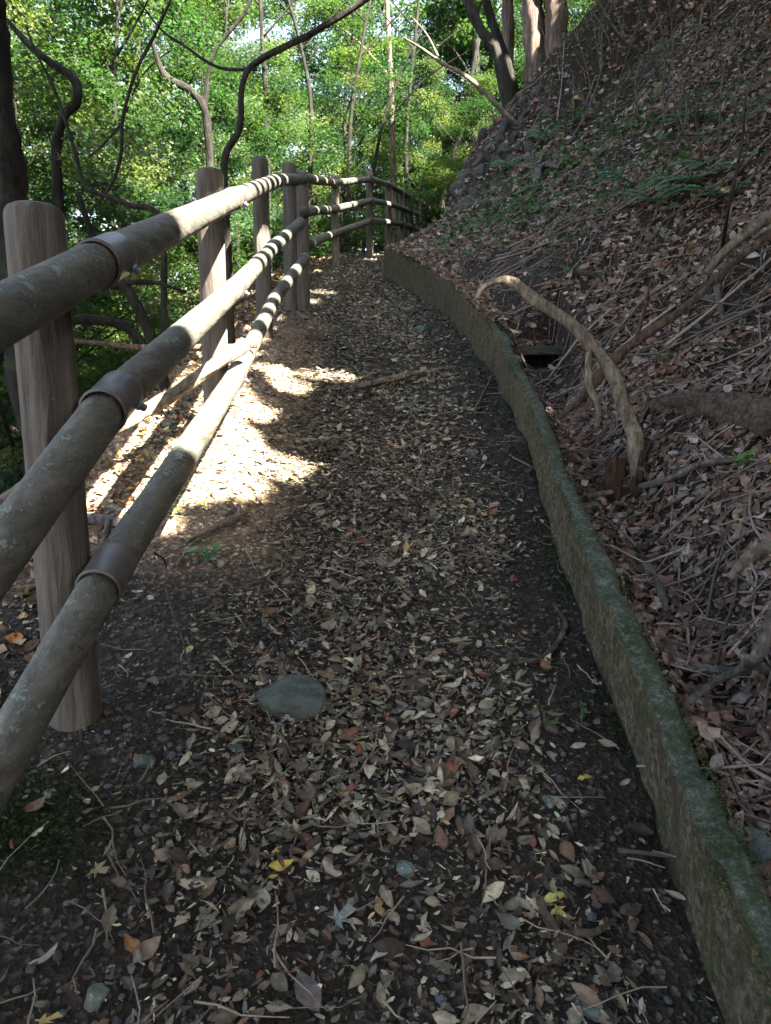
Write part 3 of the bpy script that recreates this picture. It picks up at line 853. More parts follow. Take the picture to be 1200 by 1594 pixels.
branch('dead_branch', 'dark curved branch below the forked pale stick', 'dead branch', onb([(1070, 1150), (1120, 1140), (1165, 1150), (1215, 1120)], .02), [.008, .010, .010, .008], M['brown_wood'])
branch('dead_branch', 'mossy broken branch at the right edge above the forked stick', 'dead branch', onb([(1135, 920), (1165, 885), (1215, 868)], .04), [.014, .022, .024], M['bleached'])
branch('dead_branch', 'thin curved grey stem bowed over the leaves above the drain', 'dead branch', [G(945, 425, .05), G(938, 450, .1), G(950, 472, .1), G(990, 482, .03)], [.008, .008, .008, .006], M['grey_wood'])
branch('dead_branch', 'blue-grey stick leaning down the bank right of the crossing branch', 'dead branch', [G(1110, 455, .1), G(1120, 490, .05), G(1135, 520, .02)], [.02, .016, .014], M['grey_wood'])
branch('moss_log', 'short mossy green log on the bank above the arching branch', 'log', onb([(868, 436), (900, 430), (940, 436)], .02), [.03, .035, .03], mat_bark('moss_bark', (.03, .025, .015), (.08, .06, .04), 1.0, 9, green=(.06, .09, .015)))
branch('dead_branch', 'pale stub of root poking out of the bank below the ferns', 'root', [G(835, 303, .02), G(838, 285, .12), G(850, 272, .12), G(872, 270, .05)], [.05, .05, .04, .03], M['grey_wood'])
branch('dead_branch', 'gnarled stick lying across the path', 'dead branch', onb([(552, 613), (600, 602), (640, 592), (676, 588)], .045), [.020, .028, .020, .012], M['bleached'],
       subs=[(onb([(640, 594), (675, 580), (715, 574)], .02), [.012, .009, .006])])
branch('dead_branch', 'short straight stick leaning by the wall foot', 'dead branch', onb([(737, 650), (752, 620), (768, 588)], .03), [.010, .009, .007], M['grey_wood'])
branch('exposed_root', 'bent root on the sunlit edge below the fence', 'root', onb([(290, 852), (330, 832), (370, 815), (372, 795)], .02), [.008, .011, .012, .010], M['bleached'],
       subs=[(onb([(330, 832), (300, 850), (275, 885)], .01), [.008, .007, .004])])
branch('fallen_pole', 'pale barkless pole leaning on the fence outside the lowest rail', 'pole', [P(-20, 800, 2.9), P(120, 700, 3.3), P(240, 632, 3.7), P(330, 572, 4.0), P(382, 536, 4.3)], [.030, .032, .034, .036, .036], M['bleached'])
branch('fallen_pole', 'thin brown pole lying level behind the second post', 'pole', [P(110, 530, 4.6), P(220, 540, 4.6), P(330, 541, 4.6), P(400, 538, 4.6)], [.013, .016, .018, .014], M['brown_wood'])
branch('dead_branch', 'stick standing against the lowest rail beside the nearest post', 'dead branch', [G(150, 880, .0), P(163, 850, 2.3), P(168, 810, 2.35)], [.010, .011, .010], M['grey_wood'])
branch('dead_branch', 'grey stick end on the ground behind the nearest post', 'dead branch', onb([(135, 818), (165, 822), (195, 828)], .03), [.022, .024, .02], M['grey_wood'])
branch('trailing_vine', 'thin curving vine hanging down from the lowest rail onto the soil', 'vine', [P(240, 860, 2.2), G(258, 900, .06), G(262, 950, .05), G(285, 1010, .03), G(298, 1062, .02)], [.003, .004, .004, .003, .002], M['brown_wood'], sides=6)
branch('dead_branch', 'dark root end poking out of the path beside the wall', 'root', onb([(800, 1040), (850, 1025), (880, 980), (862, 945)], .01), [.006, .010, .009, .006], M['brown_wood'])
branch('dead_branch', 'curved brown stick at the bottom of the path', 'dead branch', onb([(865, 1478), (890, 1462), (925, 1460), (958, 1440)], .01), [.009, .010, .008, .005], M['brown_wood'])
# bare saplings and pale twigs in the upper bank
def sapling(label, stem, rad, shoots, mat=M['grey_wood'], name='bare_sapling'):
    branch(name, label, 'sapling', stem, rad, mat, subs=shoots, sides=7, rough=.1)
def at(px, py, g, dy=0.0): return P(px, py, g[1]+dy)
for (lb, st) in [
    ('bare forked sapling standing in the middle of the upper bank', [(885, 225), (915, 170), (935, 110), (937, 50)]),
    ('tall bare stem rising to the top edge on the upper bank', [(1030, 150), (1035, 95), (1028, 40), (1012, 0)]),
    ('thin bare stem bending right near the upper right of the bank', [(1055, 180), (1070, 120), (1100, 70), (1135, 30)]),
    ('pale slanting twig across the top of the bank beside the tree bases', [(1000, 83), (970, 60), (945, 25), (925, -10)]),
    ('bare stem curving up at the right edge of the bank', [(1120, 260), (1150, 200), (1170, 120), (1200, 60)])]:
    g = G(*st[0]); pts = [g]+[at(*s_, g, .05*k) for k, s_ in enumerate(st[1:])]
    sc = g[1]/9
    sh = []
    for k in range(3):
        b_ = pts[1+k % 2]; d_ = np.array([random.uniform(-.5, .5), random.uniform(-.2, .2), random.uniform(.3, .7)])*sc
        sh.append(([b_, b_+d_*.5+[0, 0, .05], b_+d_], [.008*sc, .006*sc, .002]))
    sapling(lb, pts, [.016*sc, .013*sc, .010*sc, .005*sc], sh)
for k in range(22):
    px, py = random.uniform(800, 1190), random.uniform(60, 330)
    if py > 150+ (px-800)*.9: continue
    g = G(px, py); sc = g[1]/9; hgt = random.uniform(.5, 1.5); lx, ly = random.uniform(-.5, .35), random.uniform(-.4, .1)
    pts = [g+np.array([lx*t_*hgt+.05*math.sin(5*t_+k), ly*t_*hgt, hgt*t_-.05]) for t_ in (0, .3, .6, .85, 1)]
    ln, rr = smooth_line(pts, [.011, .009, .007, .004, .002], 5); m_ = MB(); tube(m_, ln, rr, 5, .1)
    for j in range(3):
        b_ = ln[6+4*j]; e_ = b_+np.array([random.uniform(-.3, .3), random.uniform(-.15, .15), random.uniform(.1, .35)])
        tube(m_, [b_, (b_+e_)/2+[0, 0, .03], e_], [.005, .004, .0015], 4)
    tag(m_.build('bare_twig', M['grey_wood' if k % 3 else 'bleached']), 'thin bare twig sprouting from the leaves of the upper bank', 'twig', 'thin bare twigs on the upper bank')
Yt = 12.5
branch('dead_branch', 'long pale branch leaning out left over the bend from the bank', 'dead branch', [G(805, 200, .05), P(770, 160, Yt), P(725, 118, Yt), P(690, 100, Yt+.1), P(678, 90, Yt+.1)], [.035, .035, .03, .028, .024], M['bleached'],
       subs=[([P(690, 100, Yt+.1), P(655, 75, Yt+.1), P(628, 58, Yt+.1)], [.024, .018, .010]), ([P(682, 88, Yt+.1), P(665, 55, Yt+.1), P(640, 25, Yt+.1)], [.022, .014, .008])])

# ------------------------------------------------------------------ undergrowth, ferns
def fern(px, py, size, label, nf=6, col=(.075, .15, .065), up=0.08, tilt=None):
    size *= 1.1
    g = G(px, py, up); mb = MB(); n0 = gnormal(np.array([g[0]]), np.array([g[1]]))[0]
    for k in range(nf):
        a_ = k/nf*6.28+random.random()*.8 if tilt is None else tilt+random.uniform(-.7, .7)
        d = np.array([math.cos(a_), math.sin(a_), 0]); L = size*random.uniform(.7, 1.1)
        t = np.linspace(0, 1, 12)[:, None]
        sp = g+d*L*t+n0*L*(.75*t-.75*t**2)+np.array([0, 0, .1])*L*t
        tube(mb, sp, np.linspace(.004, .001, 12), 4, col=(.06, .08, .03), cap=False)
        side = np.cross(d, [0, 0, 1.])
        m_ = np.repeat(np.arange(1, 12), 2); sg = np.tile([1, -1], 11)
        pos = sp[m_]; ln = L*.30*np.sin(np.clip((m_+1.5)/13, 0, 1)*math.pi)**.7
        dirv = side[None]*sg[:, None]+d[None]*.35
        yaw = np.arctan2(dirv[:, 1], dirv[:, 0]); cen = pos+dirv*ln[:, None]*.5
        nn = np.tile(n0+np.array([0, 0, .8]), (len(m_), 1))+.15*RNG.normal(size=(len(m_), 3))
        leaves(mb, cen, nn, yaw, ln*1.05, np.array(col)*(.8+.5*RNG.random((len(m_), 1))), 'ov', .1, .1, .55)
    return tag(mb.build('fern', M['fern'], smooth=False), label, 'fern', 'ferns on the bank')
fern(985, 300, .42, 'bright blue-green fern frond on the middle of the bank', 3, (.06, .16, .10), tilt=2.6)
fern(1075, 300, .40, 'dark fern right of the bright frond', 5)
fern(1020, 330, .34, 'low fern below the bright frond', 5)
fern(880, 205, .45, 'fern high on the bank beside the bare forked sapling', 6, (.07, .13, .05))
fern(850, 225, .45, 'fern on the left shoulder of the bank above the stone wall', 6)
fern(1090, 200, .5, 'fern on the upper right of the bank', 5, (.05, .12, .05))
fern(1115, 325, .3, 'small fern above the thick pale branch at the right', 5)
fern(800, 270, .4, 'fern beside the top of the stone retaining wall', 6)
fern(960, 215, .4, 'fern right of the bare forked sapling', 5)
def weed(px, py, n, size, label, col=(.07, .17, .05), spread=.08):
    g = G(px, py); mb = MB()
    for k in range(n):
        a_ = random.random()*6.28; h = .02+.06*random.random()
        e_ = g+np.array([math.cos(a_)*spread*random.random(), math.sin(a_)*spread*random.random(), h])
        tube(mb, [g, (g+e_)/2+[0, 0, .01], e_], [.002, .0015, .001], 4, col=(.08, .12, .04), cap=False)
        leaves(mb, e_[None], np.array([[random.gauss(0, .3), random.gauss(0, .3), 1]]), np.array([a_+math.pi/2*0]), np.array([size*random.uniform(.7, 1.2)]), np.array([col])*random.uniform(.7, 1.3), 'ov', .2, .2, .8)
    return tag(mb.build('small_plant', M['fern'], smooth=False), label, 'small plant')
weed(327, 878, 9, .06, 'small green seedling under the lowest rail', (.07, .19, .06))
weed(280, 805, 4, .05, 'tiny bright green plant on the sunlit edge', (.12, .30, .05))
weed(790, 705, 8, .035, 'small green clover-like plant at the wall foot', (.05, .13, .04), .05)
weed(745, 582, 8, .06, 'green sprig on the path edge below the drain', (.05, .12, .06), .07)
weed(1165, 738, 6, .07, 'bright green leafy sprig near the right edge', (.10, .22, .05))
weed(1030, 570, 22, .045, 'dark green leafy plant behind the crossing branch', (.05, .11, .035), .16)
weed(848, 1115+20, 5, .02, 'tiny green sprout on dark soil near the wall', (.04, .14, .06), .03)
weed(905, 1130, 4, .018, 'tiny green shoot at the foot of the wall', (.04, .14, .06), .02)
mb = MB()
for (px, py, rad, cnt) in [(900, 240, 1.6, 750), (1060, 260, 1.3, 420), (830, 300, 1.2, 600), (800, 330, .9, 400), (880, 130, 2.0, 700), (1020, 80, 2.2, 420), (960, 290, 1.0, 260), (760, 340, .9, 300), (1120, 180, 1.5, 260), (860, 60, 1.6, 500)]:
    g = G(px, py); n = int(cnt*.55)
    x = g[0]+rad*RNG.normal(size=n)*.5; y = g[1]+rad*RNG.normal(size=n)*.6
    ok = x > xw(y)+.2; x, y = x[ok], y[ok]; n = len(x)
    z = H(x, y)+.02+.12*RNG.random(n)
    nn = gnormal(x, y)+.6*RNG.normal(size=(n, 3)); nn[:, 2] = abs(nn[:, 2])
    leaves(mb, np.stack([x, y, z], 1), nn, RNG.random(n)*6.28, .05+.06*RNG.random(n), np.array([.05, .10, .035])*(.6+.9*RNG.random((n, 1))), 'ov', .2, .2, .8)
tag(mb.build('undergrowth', M['fern'], smooth=False), 'low green leafy ground cover on the upper bank', 'ground cover', kind='stuff')
# moss tufts at wall foot and left corner
mb = MB()
n = 9000
y = 1+10.3*RNG.random(n)**1.6; x = xw(y)-.01-.10*RNG.random(n)**2
c_ = np.clip(.2+2*fbm(y*2.5, y*0+4, 2), 0, 1); ok = RNG.random(n) < c_; x, y = x[ok], y[ok]
n2 = 5000; a_ = G(20, 1290)
x = np.concatenate([x, a_[0]+.13*RNG.normal(size=n2)]); y = np.concatenate([y, a_[1]+.10*RNG.normal(size=n2)]); n = len(x)
nn = RNG.normal(size=(n, 3)); nn[:, 2] = .3
ex, ey, ez = [], [], []
for q_ in range(3):
    m3 = 6500; yy = 1.0+5.2*RNG.random(m3)**1.3
    dn = np.clip(.25+2.2*fbm(yy*3+q_*5, yy*0+q_*3, 3), 0, 1); yy = yy[RNG.random(m3) < dn]
    off = (.004, .072, .036)[q_]; wd_ = (.007, .006, .03)[q_]
    ex.append(xw(yy)+off+wd_*RNG.normal(size=len(yy))); ey.append(yy)
    ez.append(zp(yy)+np.interp(yy, [-1, 1.2, 3, 5.3, 5.55, 7, 11.3], [.235, .235, .25, .27, .33, .37, .43])+(.0 if q_ < 2 else .004)-.03*RNG.random(len(yy))**2*(q_ < 2))
ex, ey, ez = np.concatenate(ex), np.concatenate(ey), np.concatenate(ez); m3 = len(ex)
n3 = RNG.normal(size=(m3, 3)); n3[:, 2] = .3+abs(n3[:, 2])
leaves(mb, np.stack([ex, ey, ez], 1), n3, RNG.random(m3)*6.28, .005+.007*RNG.random(m3), np.array([.055, .075, .025])*(.4+.9*RNG.random((m3, 1))), 'sm', 0, 0, .7)
leaves(mb, np.stack([x, y, H(x, y)+.012*RNG.random(n)], 1), nn, RNG.random(n)*6.28, .008+.012*RNG.random(n), np.array([.028, .045, .012])*(.4+.9*RNG.random((n, 1))), 'sm', 0, 0, .7)
tag(mb.build('moss', M['fern'], smooth=False), 'dark green moss at the foot of the wall and by the left corner', 'moss', kind='stuff')

# single fallen leaves that stand out
def fallen(px, py, s, col, kind, label, up=.015, tiltv=(0, 0), w=.9):
    g = G(px, py, up); mb = MB()
    nn = gnormal(np.array([g[0]]), np.array([g[1]]))+np.array([[tiltv[0], tiltv[1], 0]])
    leaves(mb, g[None], nn, np.array([random.random()*6.28]), np.array([s]), np.array([col])*.85, 'oh' if kind == 'ov' else kind, .25, .15, w)
    tube(mb, [g, g+[random.uniform(-1, 1)*s*.6, -s*.55, .006]], [.0012, .0008], 4, col=(.2, .14, .08), cap=False)
    return tag(mb.build('fallen_leaf', M['litter'], smooth=False), label, 'leaf')
Yl = (.56, .43, .08); Br = (.17, .10, .065); Pu = (.20, .15, .135); Re = (.27, .08, .035); Pa = (.42, .42, .35); Wh = (.50, .56, .56)
for a_ in [(438, 1355, .06, Yl, 'ov', 'yellow leaf on the lower middle of the path'), (862, 1408, .055, (.50, .45, .12), 'ov', 'upright yellow leaf at the lower right of the path'),
           (683, 1233, .04, (.48, .42, .18), 'ov', 'round yellow leaf in the middle of the path'), (910, 1222, .04, Yl, 'ov', 'narrow yellow leaf near the wall foot'),
           (478, 1318, .055, (.19, .10, .08), 'ov', 'reddish round leaf on the lower path'), (478, 1558, .10, (.15, .125, .115), 'ov', 'big dark round leaf at the very bottom of the path'),
           (693, 1120, .055, Pu, 'ov', 'purple-grey round leaf right of the largest rock'), (705, 1165, .075, Br, 'ov', 'brown folded leaf right of the purple-grey leaf'),
           (685, 1208, .10, Br, 'ov', 'broad dark brown leaf above the round yellow leaf'), (525, 1445, .085, (.22, .24, .22), 'star', 'torn grey leaf on the lower path'),
           (465, 1010, .065, (.30, .34, .33), 'star', 'pale grey leaf just above the largest rock'), (545, 1152, .08, Br, 'ov', 'long brown leaf below the largest rock'),
           (722, 793, .07, (.50, .46, .26), 'star', 'pale yellow leaf in the middle distance of the path'), (797, 908, .05, Re, 'star', 'bright red-brown leaf near the wall'),
           (848, 1045, .06, (.30, .13, .06), 'ov', 'rust-coloured leaf by the root at the wall'), (208, 1485, .06, (.25, .13, .06), 'ov', 'orange-brown leaf at the lower left'),
           (590, 945+480, .05, (.40, .27, .12), 'ov', 'tan leaf in the lower middle beside the torn grey leaf'), (235, 945, .05, (.42, .46, .36), 'ov', 'pale spotted leaf hanging right of the lowest rail clamp', .03),
           (215, 938, .045, (.42, .44, .34), 'ov', 'second pale spotted leaf nearest the lowest rail clamp', .04), (295, 1018, .05, (.45, .44, .18), 'ov', 'yellow-green leaf at the end of the vine'),
           (200, 1030, .035, (.42, .48, .34), 'ov', 'small pale green leaf right of the nearest post'), (700, 1050, .055, (.08, .08, .09), 'star', 'dark grey leaf right of the small blue-grey stone'),
           (150, 1365, .07, (.34, .26, .15), 'star', 'tan crumpled leaf at the lower left'), (1058, 880, .065, Wh, 'ov', 'whitish blue leaf behind the wall'),
           (1180, 1180, .045, (.50, .44, .15), 'star', 'yellow maple leaf behind the wall at the right edge'), (1150, 805, .08, (.45, .34, .16), 'ov', 'curled tan leaf by the green sprig'),
           (1130, 318, .10, (.55, .42, .20), 'ov', 'yellow leaf standing on the bank at the right', .1, (-.6, -1.5)), (808, 352, .10, (.45, .34, .14), 'ov', 'yellow leaf on the bank behind the far end of the wall', .05),
           (1078, 388, .07, (.5, .42, .2), 'ov', 'yellow leaf on the bank left of the thick pale branch', .04), (902, 388-8, .05, (.50, .46, .22), 'ov', 'small yellow leaf on the bank above the moss log', .04),
           (268, 790+0, .09, (.50, .60, .62), 'ov', 'white leaf on the ground under the lowest rail', .03), (315, 793, .07, Yl, 'ov', 'yellow leaf beside the white leaf under the lowest rail', .03),
           (262, 682, .09, (.5, .46, .06), 'star', 'bright yellow maple leaf outside the fence', .04), (432, 850, .05, (.38, .20, .12), 'ov', 'pinkish brown leaf right of the bent root'),
           (440, 768+60, .05, (.34, .17, .08), 'ov', 'orange leaf near the sunlit edge of the path'), (800, 545+3, .08, (.5, .44, .26), 'ov', 'pale leaf lodged on the wall top beside the drain', .15)]:
    fallen(*a_)

# ------------------------------------------------------------------ trees
GREENS = .52*np.array([[.060, .122, .038], [.085, .150, .042], [.036, .080, .034], [.13, .19, .05], [.21, .24, .07], [.045, .100, .050]])
def crown_mesh(n_spray, per, R, Hc, z0, leafs=.075, bias=0, seed=0, kind='star', flat=.10):
    rg = np.random.default_rng(seed); mb = MB()
    tips = []
    for k in range(n_spray):
        a_ = rg.random()*6.283; hz = rg.random()
        prof_ = math.sin(min(1, .18+hz*.95)*math.pi)**.6
        rr = R*prof_*(.25+.75*rg.random()**.5)
        c = np.array([math.cos(a_)*rr, math.sin(a_)*rr, z0+Hc*hz])
        tips.append(c)
        n = int(per*(.5+rg.random())); sw = (.35+.7*rg.random())*R*.25
        th = rg.random(n)*6.283; q = np.sqrt(rg.random(n))*sw
        pos = c+np.stack([np.cos(th)*q*1.25, np.sin(th)*q*.9, flat*rg.normal(size=n)-.22*q**1.3], 1)
        tilt = np.array([.35*rg.normal(), .35*rg.normal(), 1.0])
        nn = tilt+.55*rg.normal(size=(n, 3))
        far_ = RNG.random(n)
        base = GREENS[min(len(GREENS)-1, max(0, int(rg.integers(0, len(GREENS)))))] if bias == 0 else GREENS[int(rg.integers(0, 3))]
        col = base*(.75+.5*rg.random((n, 1)))
        leaves(mb, pos, nn, rg.random(n)*6.283, leafs*(.6+.6*rg.random(n)), col, kind, .12 if kind == 'star' else .0, .15, .9)
    return mb, tips
def tree_parts(seed, Ht, R, r0, per=130, nsp=80, z0f=.22, bias=0, leafs=.075, kind='star'):
    rg = random.Random(seed)
    cm, tips = crown_mesh(nsp, per, R, Ht*(1.02-z0f), Ht*z0f, leafs, bias, seed, kind)
    tm = MB()
    lean = (rg.uniform(-.14, .14), rg.uniform(-.14, .14))
    tp = [np.array([lean[0]*z+.12*math.sin(z*.9+seed), lean[1]*z+.1*math.cos(z*.8+seed), z]) for z in np.linspace(-.6, Ht*.92, 8)]
    ln, rr = smooth_line(tp, np.linspace(r0, r0*.18, 8), 5)
    tube(tm, ln, rr, 9, .15)
    lm = []
    tips = sorted(tips, key=lambda t: t[2])
    for k in range(0, len(tips), max(1, len(tips)//16)):
        t = tips[k]; zb = max(.5, t[2]-.45*math.hypot(t[0], t[1])-.3)
        i = int(np.argmin(abs(ln[:, 2]-zb))); b_ = ln[i]
        mid = (b_+t)/2+np.array([rg.uniform(-.15, .15), rg.uniform(-.15, .15), .25])
        l2, r2 = smooth_line([b_, mid, t], [max(rr[i]*.5, .02), max(rr[i]*.28, .014), .006], 5)
        tube(tm, l2, r2, 6, .1)
    return tm, cm
protos = []
for s, (Ht, R, r0, per, nsp, lf, bias) in enumerate([(9, 3.0, .11, 360, 110, .10, 0), (11, 3.4, .14, 390, 122, .12, 0), (8, 2.8, .08, 330, 104, .095, 1), (12, 3.6, .16, 390, 132, .13, 1), (7, 2.6, .07, 320, 98, .09, 0)]):
    tm, cm = tree_parts(s+3, Ht, R, r0, per, nsp, .14, bias, lf)
    protos.append((tm.mesh('trunk', M['bark_grey'] if s % 2 else M['bark_dark']), cm.mesh('crown', M['green'], False), Ht))
def plant_tree(k, x, y, sc, rot, label, group='trees beyond the fence', name='maple_tree', dz=0):
    r = empty(name, (x, y, float(H(x, y, False))+dz), label, 'tree', group)
    r.rotation_euler = (0, 0, rot); r.scale = (sc, sc, sc)
    for nm, me in (('trunk', protos[k][0]), ('crown', protos[k][1])):
        o = bpy.data.objects.new(nm, me); COL.objects.link(o); o.parent = r
    return r
rg = random.Random(5)
spots = []
# nearest ring just over the edge, then rows down the slope and ahead
for (x, y, k, sc) in [(-4.6, 7.2, 0, .8), (-3.6, 10.5, 2, .8), (-5.6, 12.5, 1, .85), (-3.0, 15, 4, .9), (-7.2, 10, 3, .75), (-1.2, 19, 0, .8), (1.4, 24.5, 4, .8), (-4.5, 19, 1, .9), (.3, 28, 2, 1), (3.5, 33, 1, 1), (-8.5, 15, 0, 1.0), (4.8, 24.5, 2, .8), (7.5, 27, 0, .9), (-5.5, 5.2, 4, .75), (-3.6, 8.6, 4, .6), (-2.9, 12.3, 2, .6), (-6.5, 8.5, 0, .8), (-2.2, 16.6, 4, .7), (2.6, 21.5, 4, .65), (-1, 22.5, 2, .9), (-4.2, 5.0, 4, .45), (-3.4, 6.8, 4, .4), (3.6, 28, 3, 1.3), (6.0, 31, 1, 1.4), (9, 34, 3, 1.3), (1.2, 30, 3, 1.4), (-2, 27, 3, 1.2), (12, 38, 1, 1.5), (4.5, 38, 3, 1.6), (-9.5, 21, 3, 1.2), (-6.2, 16.5, 1, 1.1), (-12.5, 26, 3, 1.3), (-8.2, 27, 1, 1.3)]:
    spots.append((x, y, k, sc))
for k in range(110):
    y = 14+46*rg.random()**.9; x = -.60*y+(.85*y)*rg.random()
    if x > float(xf(y))-2.2 or (k % 3 == 0 and k > 10): continue
    if any((x-a)**2+(y-b)**2 < 4 for a, b, _, _ in spots): continue
    spots.append((x, y, rg.randrange(5), .9+.6*rg.random()))
LBL = ['slender green-leaved maple standing just outside the rail fence', 'green-leaved maple deeper in the wood, small behind the nearer trees']
for i, (x, y, k, sc) in enumerate(spots):
    far = y > 16
    plant_tree(k, x, y, sc, rg.random()*6.28, LBL[1] if far else LBL[0], 'deeper trees beyond the fence' if far else 'trees just beyond the fence')

# limbs and stems traced where they stand, left of the fence
def stems(name, label, cat, lists, mat, sub=8, thin=1.0):
    b0 = lists[0][0][0]
    root = empty(name, b0, label, cat)
    for i, (pts, rad) in enumerate(lists):
        ln, rr = smooth_line(pts, np.asarray(rad)*thin, sub); mb = MB(); tube(mb, ln, rr, 12 if i == 0 else 8, .22)
        reparent(mb.build('trunk' if i == 0 else 'limb', mat), root)
    return root
def Q(Y, *l): return [P(a, b, Y+(c if len(t) > 2 else 0)) for t in l for a, b, c in [(t+(0,))[:3]]]
g1 = P(60, 560, 5.0); g1[2] = float(H(g1[0], g1[1]))-.2
stems('big_tree', 'thick dark rough-barked trunk at the left edge behind the nearest post', 'tree',
      [([np.array([g1[0]+.05, 5.0, g1[2]])]+Q(5.0, (25, 420), (2, 250), (-8, 120), (-22, -40), (-40, -300)), [.17, .15, .125, .10, .09, .08])], M['bark_dark'])
stems('leaning_tree', 'slender grey tree curving up behind the second post and off to the upper right', 'tree',
      [([P(365, 620, 5.8)]+Q(5.8, (352, 330), (350, 245), (372, 200), (378, 130), (402, 95), (480, 55), (575, -5), (650, -60)), [.05, .042, .04, .038, .036, .034, .036, .034, .03]),
       (Q(5.8, (400, 108), (340, 105), (285, 70), (250, 45), (215, 0)), [.022, .018, .016, .014, .010])], M['bark_grey'], thin=.62)
stems('bent_tree', 'thin tree forking in a wide loop between the left trunk and second post', 'tree',
      [([P(255, 540, 5.4)]+Q(5.4, (250, 350), (200, 318), (150, 300), (130, 285), (112, 220), (85, 140), (55, 80), (40, 40)), [.035, .03, .026, .024, .022, .018, .016, .012, .008]),
       (Q(5.4, (132, 335), (165, 300), (187, 250), (192, 180), (212, 110), (240, 55), (270, -10)), [.012, .016, .018, .018, .018, .016, .014]),
       (Q(5.4, (187, 195), (160, 225), (135, 248)), [.014, .011, .006])], M['bark_grey'], thin=.68)
stems('gnarled_tree', 'dark gnarled limb hooking down in the upper left foliage', 'tree',
      [([P(105, 640, 7)]+Q(7, (95, 400), (88, 250), (98, 185), (118, 160), (116, 125), (75, 95), (40, 65), (10, 30)), [.07, .065, .055, .05, .048, .05, .045, .035, .02])], M['bark_dark'], thin=.75)
stems('crooked_tree', 'dark crooked tree low behind the fence between the first two posts', 'tree',
      [([P(270, 640, 5.2)]+Q(5.2, (225, 500), (190, 440), (170, 435), (120, 300)), [.055, .05, .045, .04, .02]),
       (Q(5.2, (255, 590), (210, 520), (170, 500), (110, 498), (60, 500)), [.05, .045, .045, .045, .04]),
       (Q(5.2, (195, 440), (240, 440), (290, 455)), [.03, .025, .015])], M['bark_dark'], thin=.75)
stems('dark_tree', 'dark slanting tree in the foliage above the second post', 'tree',
      [([P(345, 560, 9)]+Q(9, (325, 230), (318, 170), (295, 140), (255, 115), (235, 60)), [.08, .06, .055, .06, .05, .03]),
       (Q(9, (318, 170), (330, 90), (380, 20), (400, -30)), [.04, .03, .03, .02])], M['bark_dark'], thin=.7)
for i, (lb, st, Y, r) in enumerate([
    ('straight reddish young trunk behind the far fence', [(612, 420), (612, 260), (610, 180), (605, 60), (598, -60)], 20, .13),
    ('dark forked trunk beside the far end of the fence', [(675, 400), (690, 300), (702, 260), (720, 190), (745, 60)], 24, .16),
    ('slim dark trunk above the middle of the farther fence', [(640, 400), (632, 240), (640, 120), (655, -30)], 22, .09),
    ('slim straight trunk left of the farther fence', [(418, 420), (415, 190), (408, 60), (404, -40)], 14, .08),
    ('leaning dark trunk in the middle foliage', [(470, 400), (485, 200), (470, 80), (440, -30)], 15, .07),
    ('pale thin trunk in the middle foliage', [(540, 380), (545, 200), (560, 90), (580, -20)], 17, .07),
    ('crossing slender trunk left of the reddish young trunk', [(560, 400), (590, 220), (625, 110), (660, 40)], 18, .06)]):
    pts = [P(a_, b_, Y) for a_, b_ in st]; pts[0][2] = min(pts[0][2], float(H(pts[0][0], Y)))-.3
    stems('young_tree', lb, 'tree', [(pts, np.linspace(r, r*.5, len(pts)))]+[([pts[2]+(pts[3]-pts[2])*f_, pts[2]+(pts[3]-pts[2])*f_+np.array([s_*.9, 0, .9]), pts[2]+(pts[3]-pts[2])*f_+np.array([s_*1.9, 0, 1.5])], [r*.35, r*.25, r*.1]) for f_, s_ in ((0., 1), (.5, -1))], M['bark_red'] if i == 0 else M['bark_dark'], thin=.72)
# trees on top of the bank, upper centre
for (lb, st, Y, r, mt) in [
    ('leaning bare trunk at the left of the bank-top trees', [(800, 130), (775, 85), (750, 50), (718, -20)], 13.2, .11, 'bark_grey'),
    ('slim bare trunk just right of the leaning bank-top trunk', [(815, 160), (785, 90), (765, 30), (752, -20)], 13.6, .09, 'bark_dark'),
    ('sunlit reddish trunk at the top of the bank', [(795, 75), (790, 20), (783, -60)], 14.5, .12, 'bark_red'),
    ('broad reddish trunk with peeling bark on the bank top', [(838, 75), (830, 20), (815, -60)], 14.2, .21, 'bark_red'),
    ('grey-brown trunk rightmost of the bank-top trees', [(872, 62), (866, 20), (858, -60)], 14.0, .21, 'bark_red')]:
    pts = [P(a_, b_, Y) for a_, b_ in st]
    pts[0][2] = min(pts[0][2], float(H(pts[0][0], Y)))-.3
    pts.append(pts[-1]+(pts[-1]-pts[-2])*1.5)
    stems('bank_tree', lb, 'tree', [(pts, np.linspace(r, r*.6, len(pts)))], M[mt])

# ------------------------------------------------------------------ unseen trees added overhead, crowns shaped to shade the path with sun gaps
S_ = np.array(SUN_TO[:])
def line_dist(q, c):
    d = q-c; t = d@S_
    return np.linalg.norm(d-np.outer(t, S_), axis=1), t
LIT = []   # (point, radius)
for (px, py, r) in [(345, 745, .15), (375, 640, .14), (430, 720, .07), (385, 715, .10), (320, 690, .12), (300, 770, .05), (450, 738, .05), (475, 728, .02), (450, 600, .10), (500, 585, .08), (410, 570, .12), (540, 590, .04),
                    (170, 745, .12), (215, 680, .10), (255, 620, .10), (150, 790, .08), (480, 425, .10), (500, 455, .10), (475, 470, .12), (350, 620, .12), ]:
    LIT.append((G(px, py), r*1.25+.01))
LR = LITRAIL
def railpt(k, seg, t): return LR[k][seg]+(LR[k][seg+1]-LR[k][seg])*t
for k, seg, t0, t1, n, r in [(0, 1, .40, .97, 8, .085), (1, 1, .62, 1.0, 6, .085), (1, 2, 0, .35, 4, .08), (2, 1, .45, 1.0, 7, .09), (2, 2, .05, .35, 3, .07)]:
    for t in np.linspace(t0, t1, n): LIT.append((railpt(k, seg, t), r))
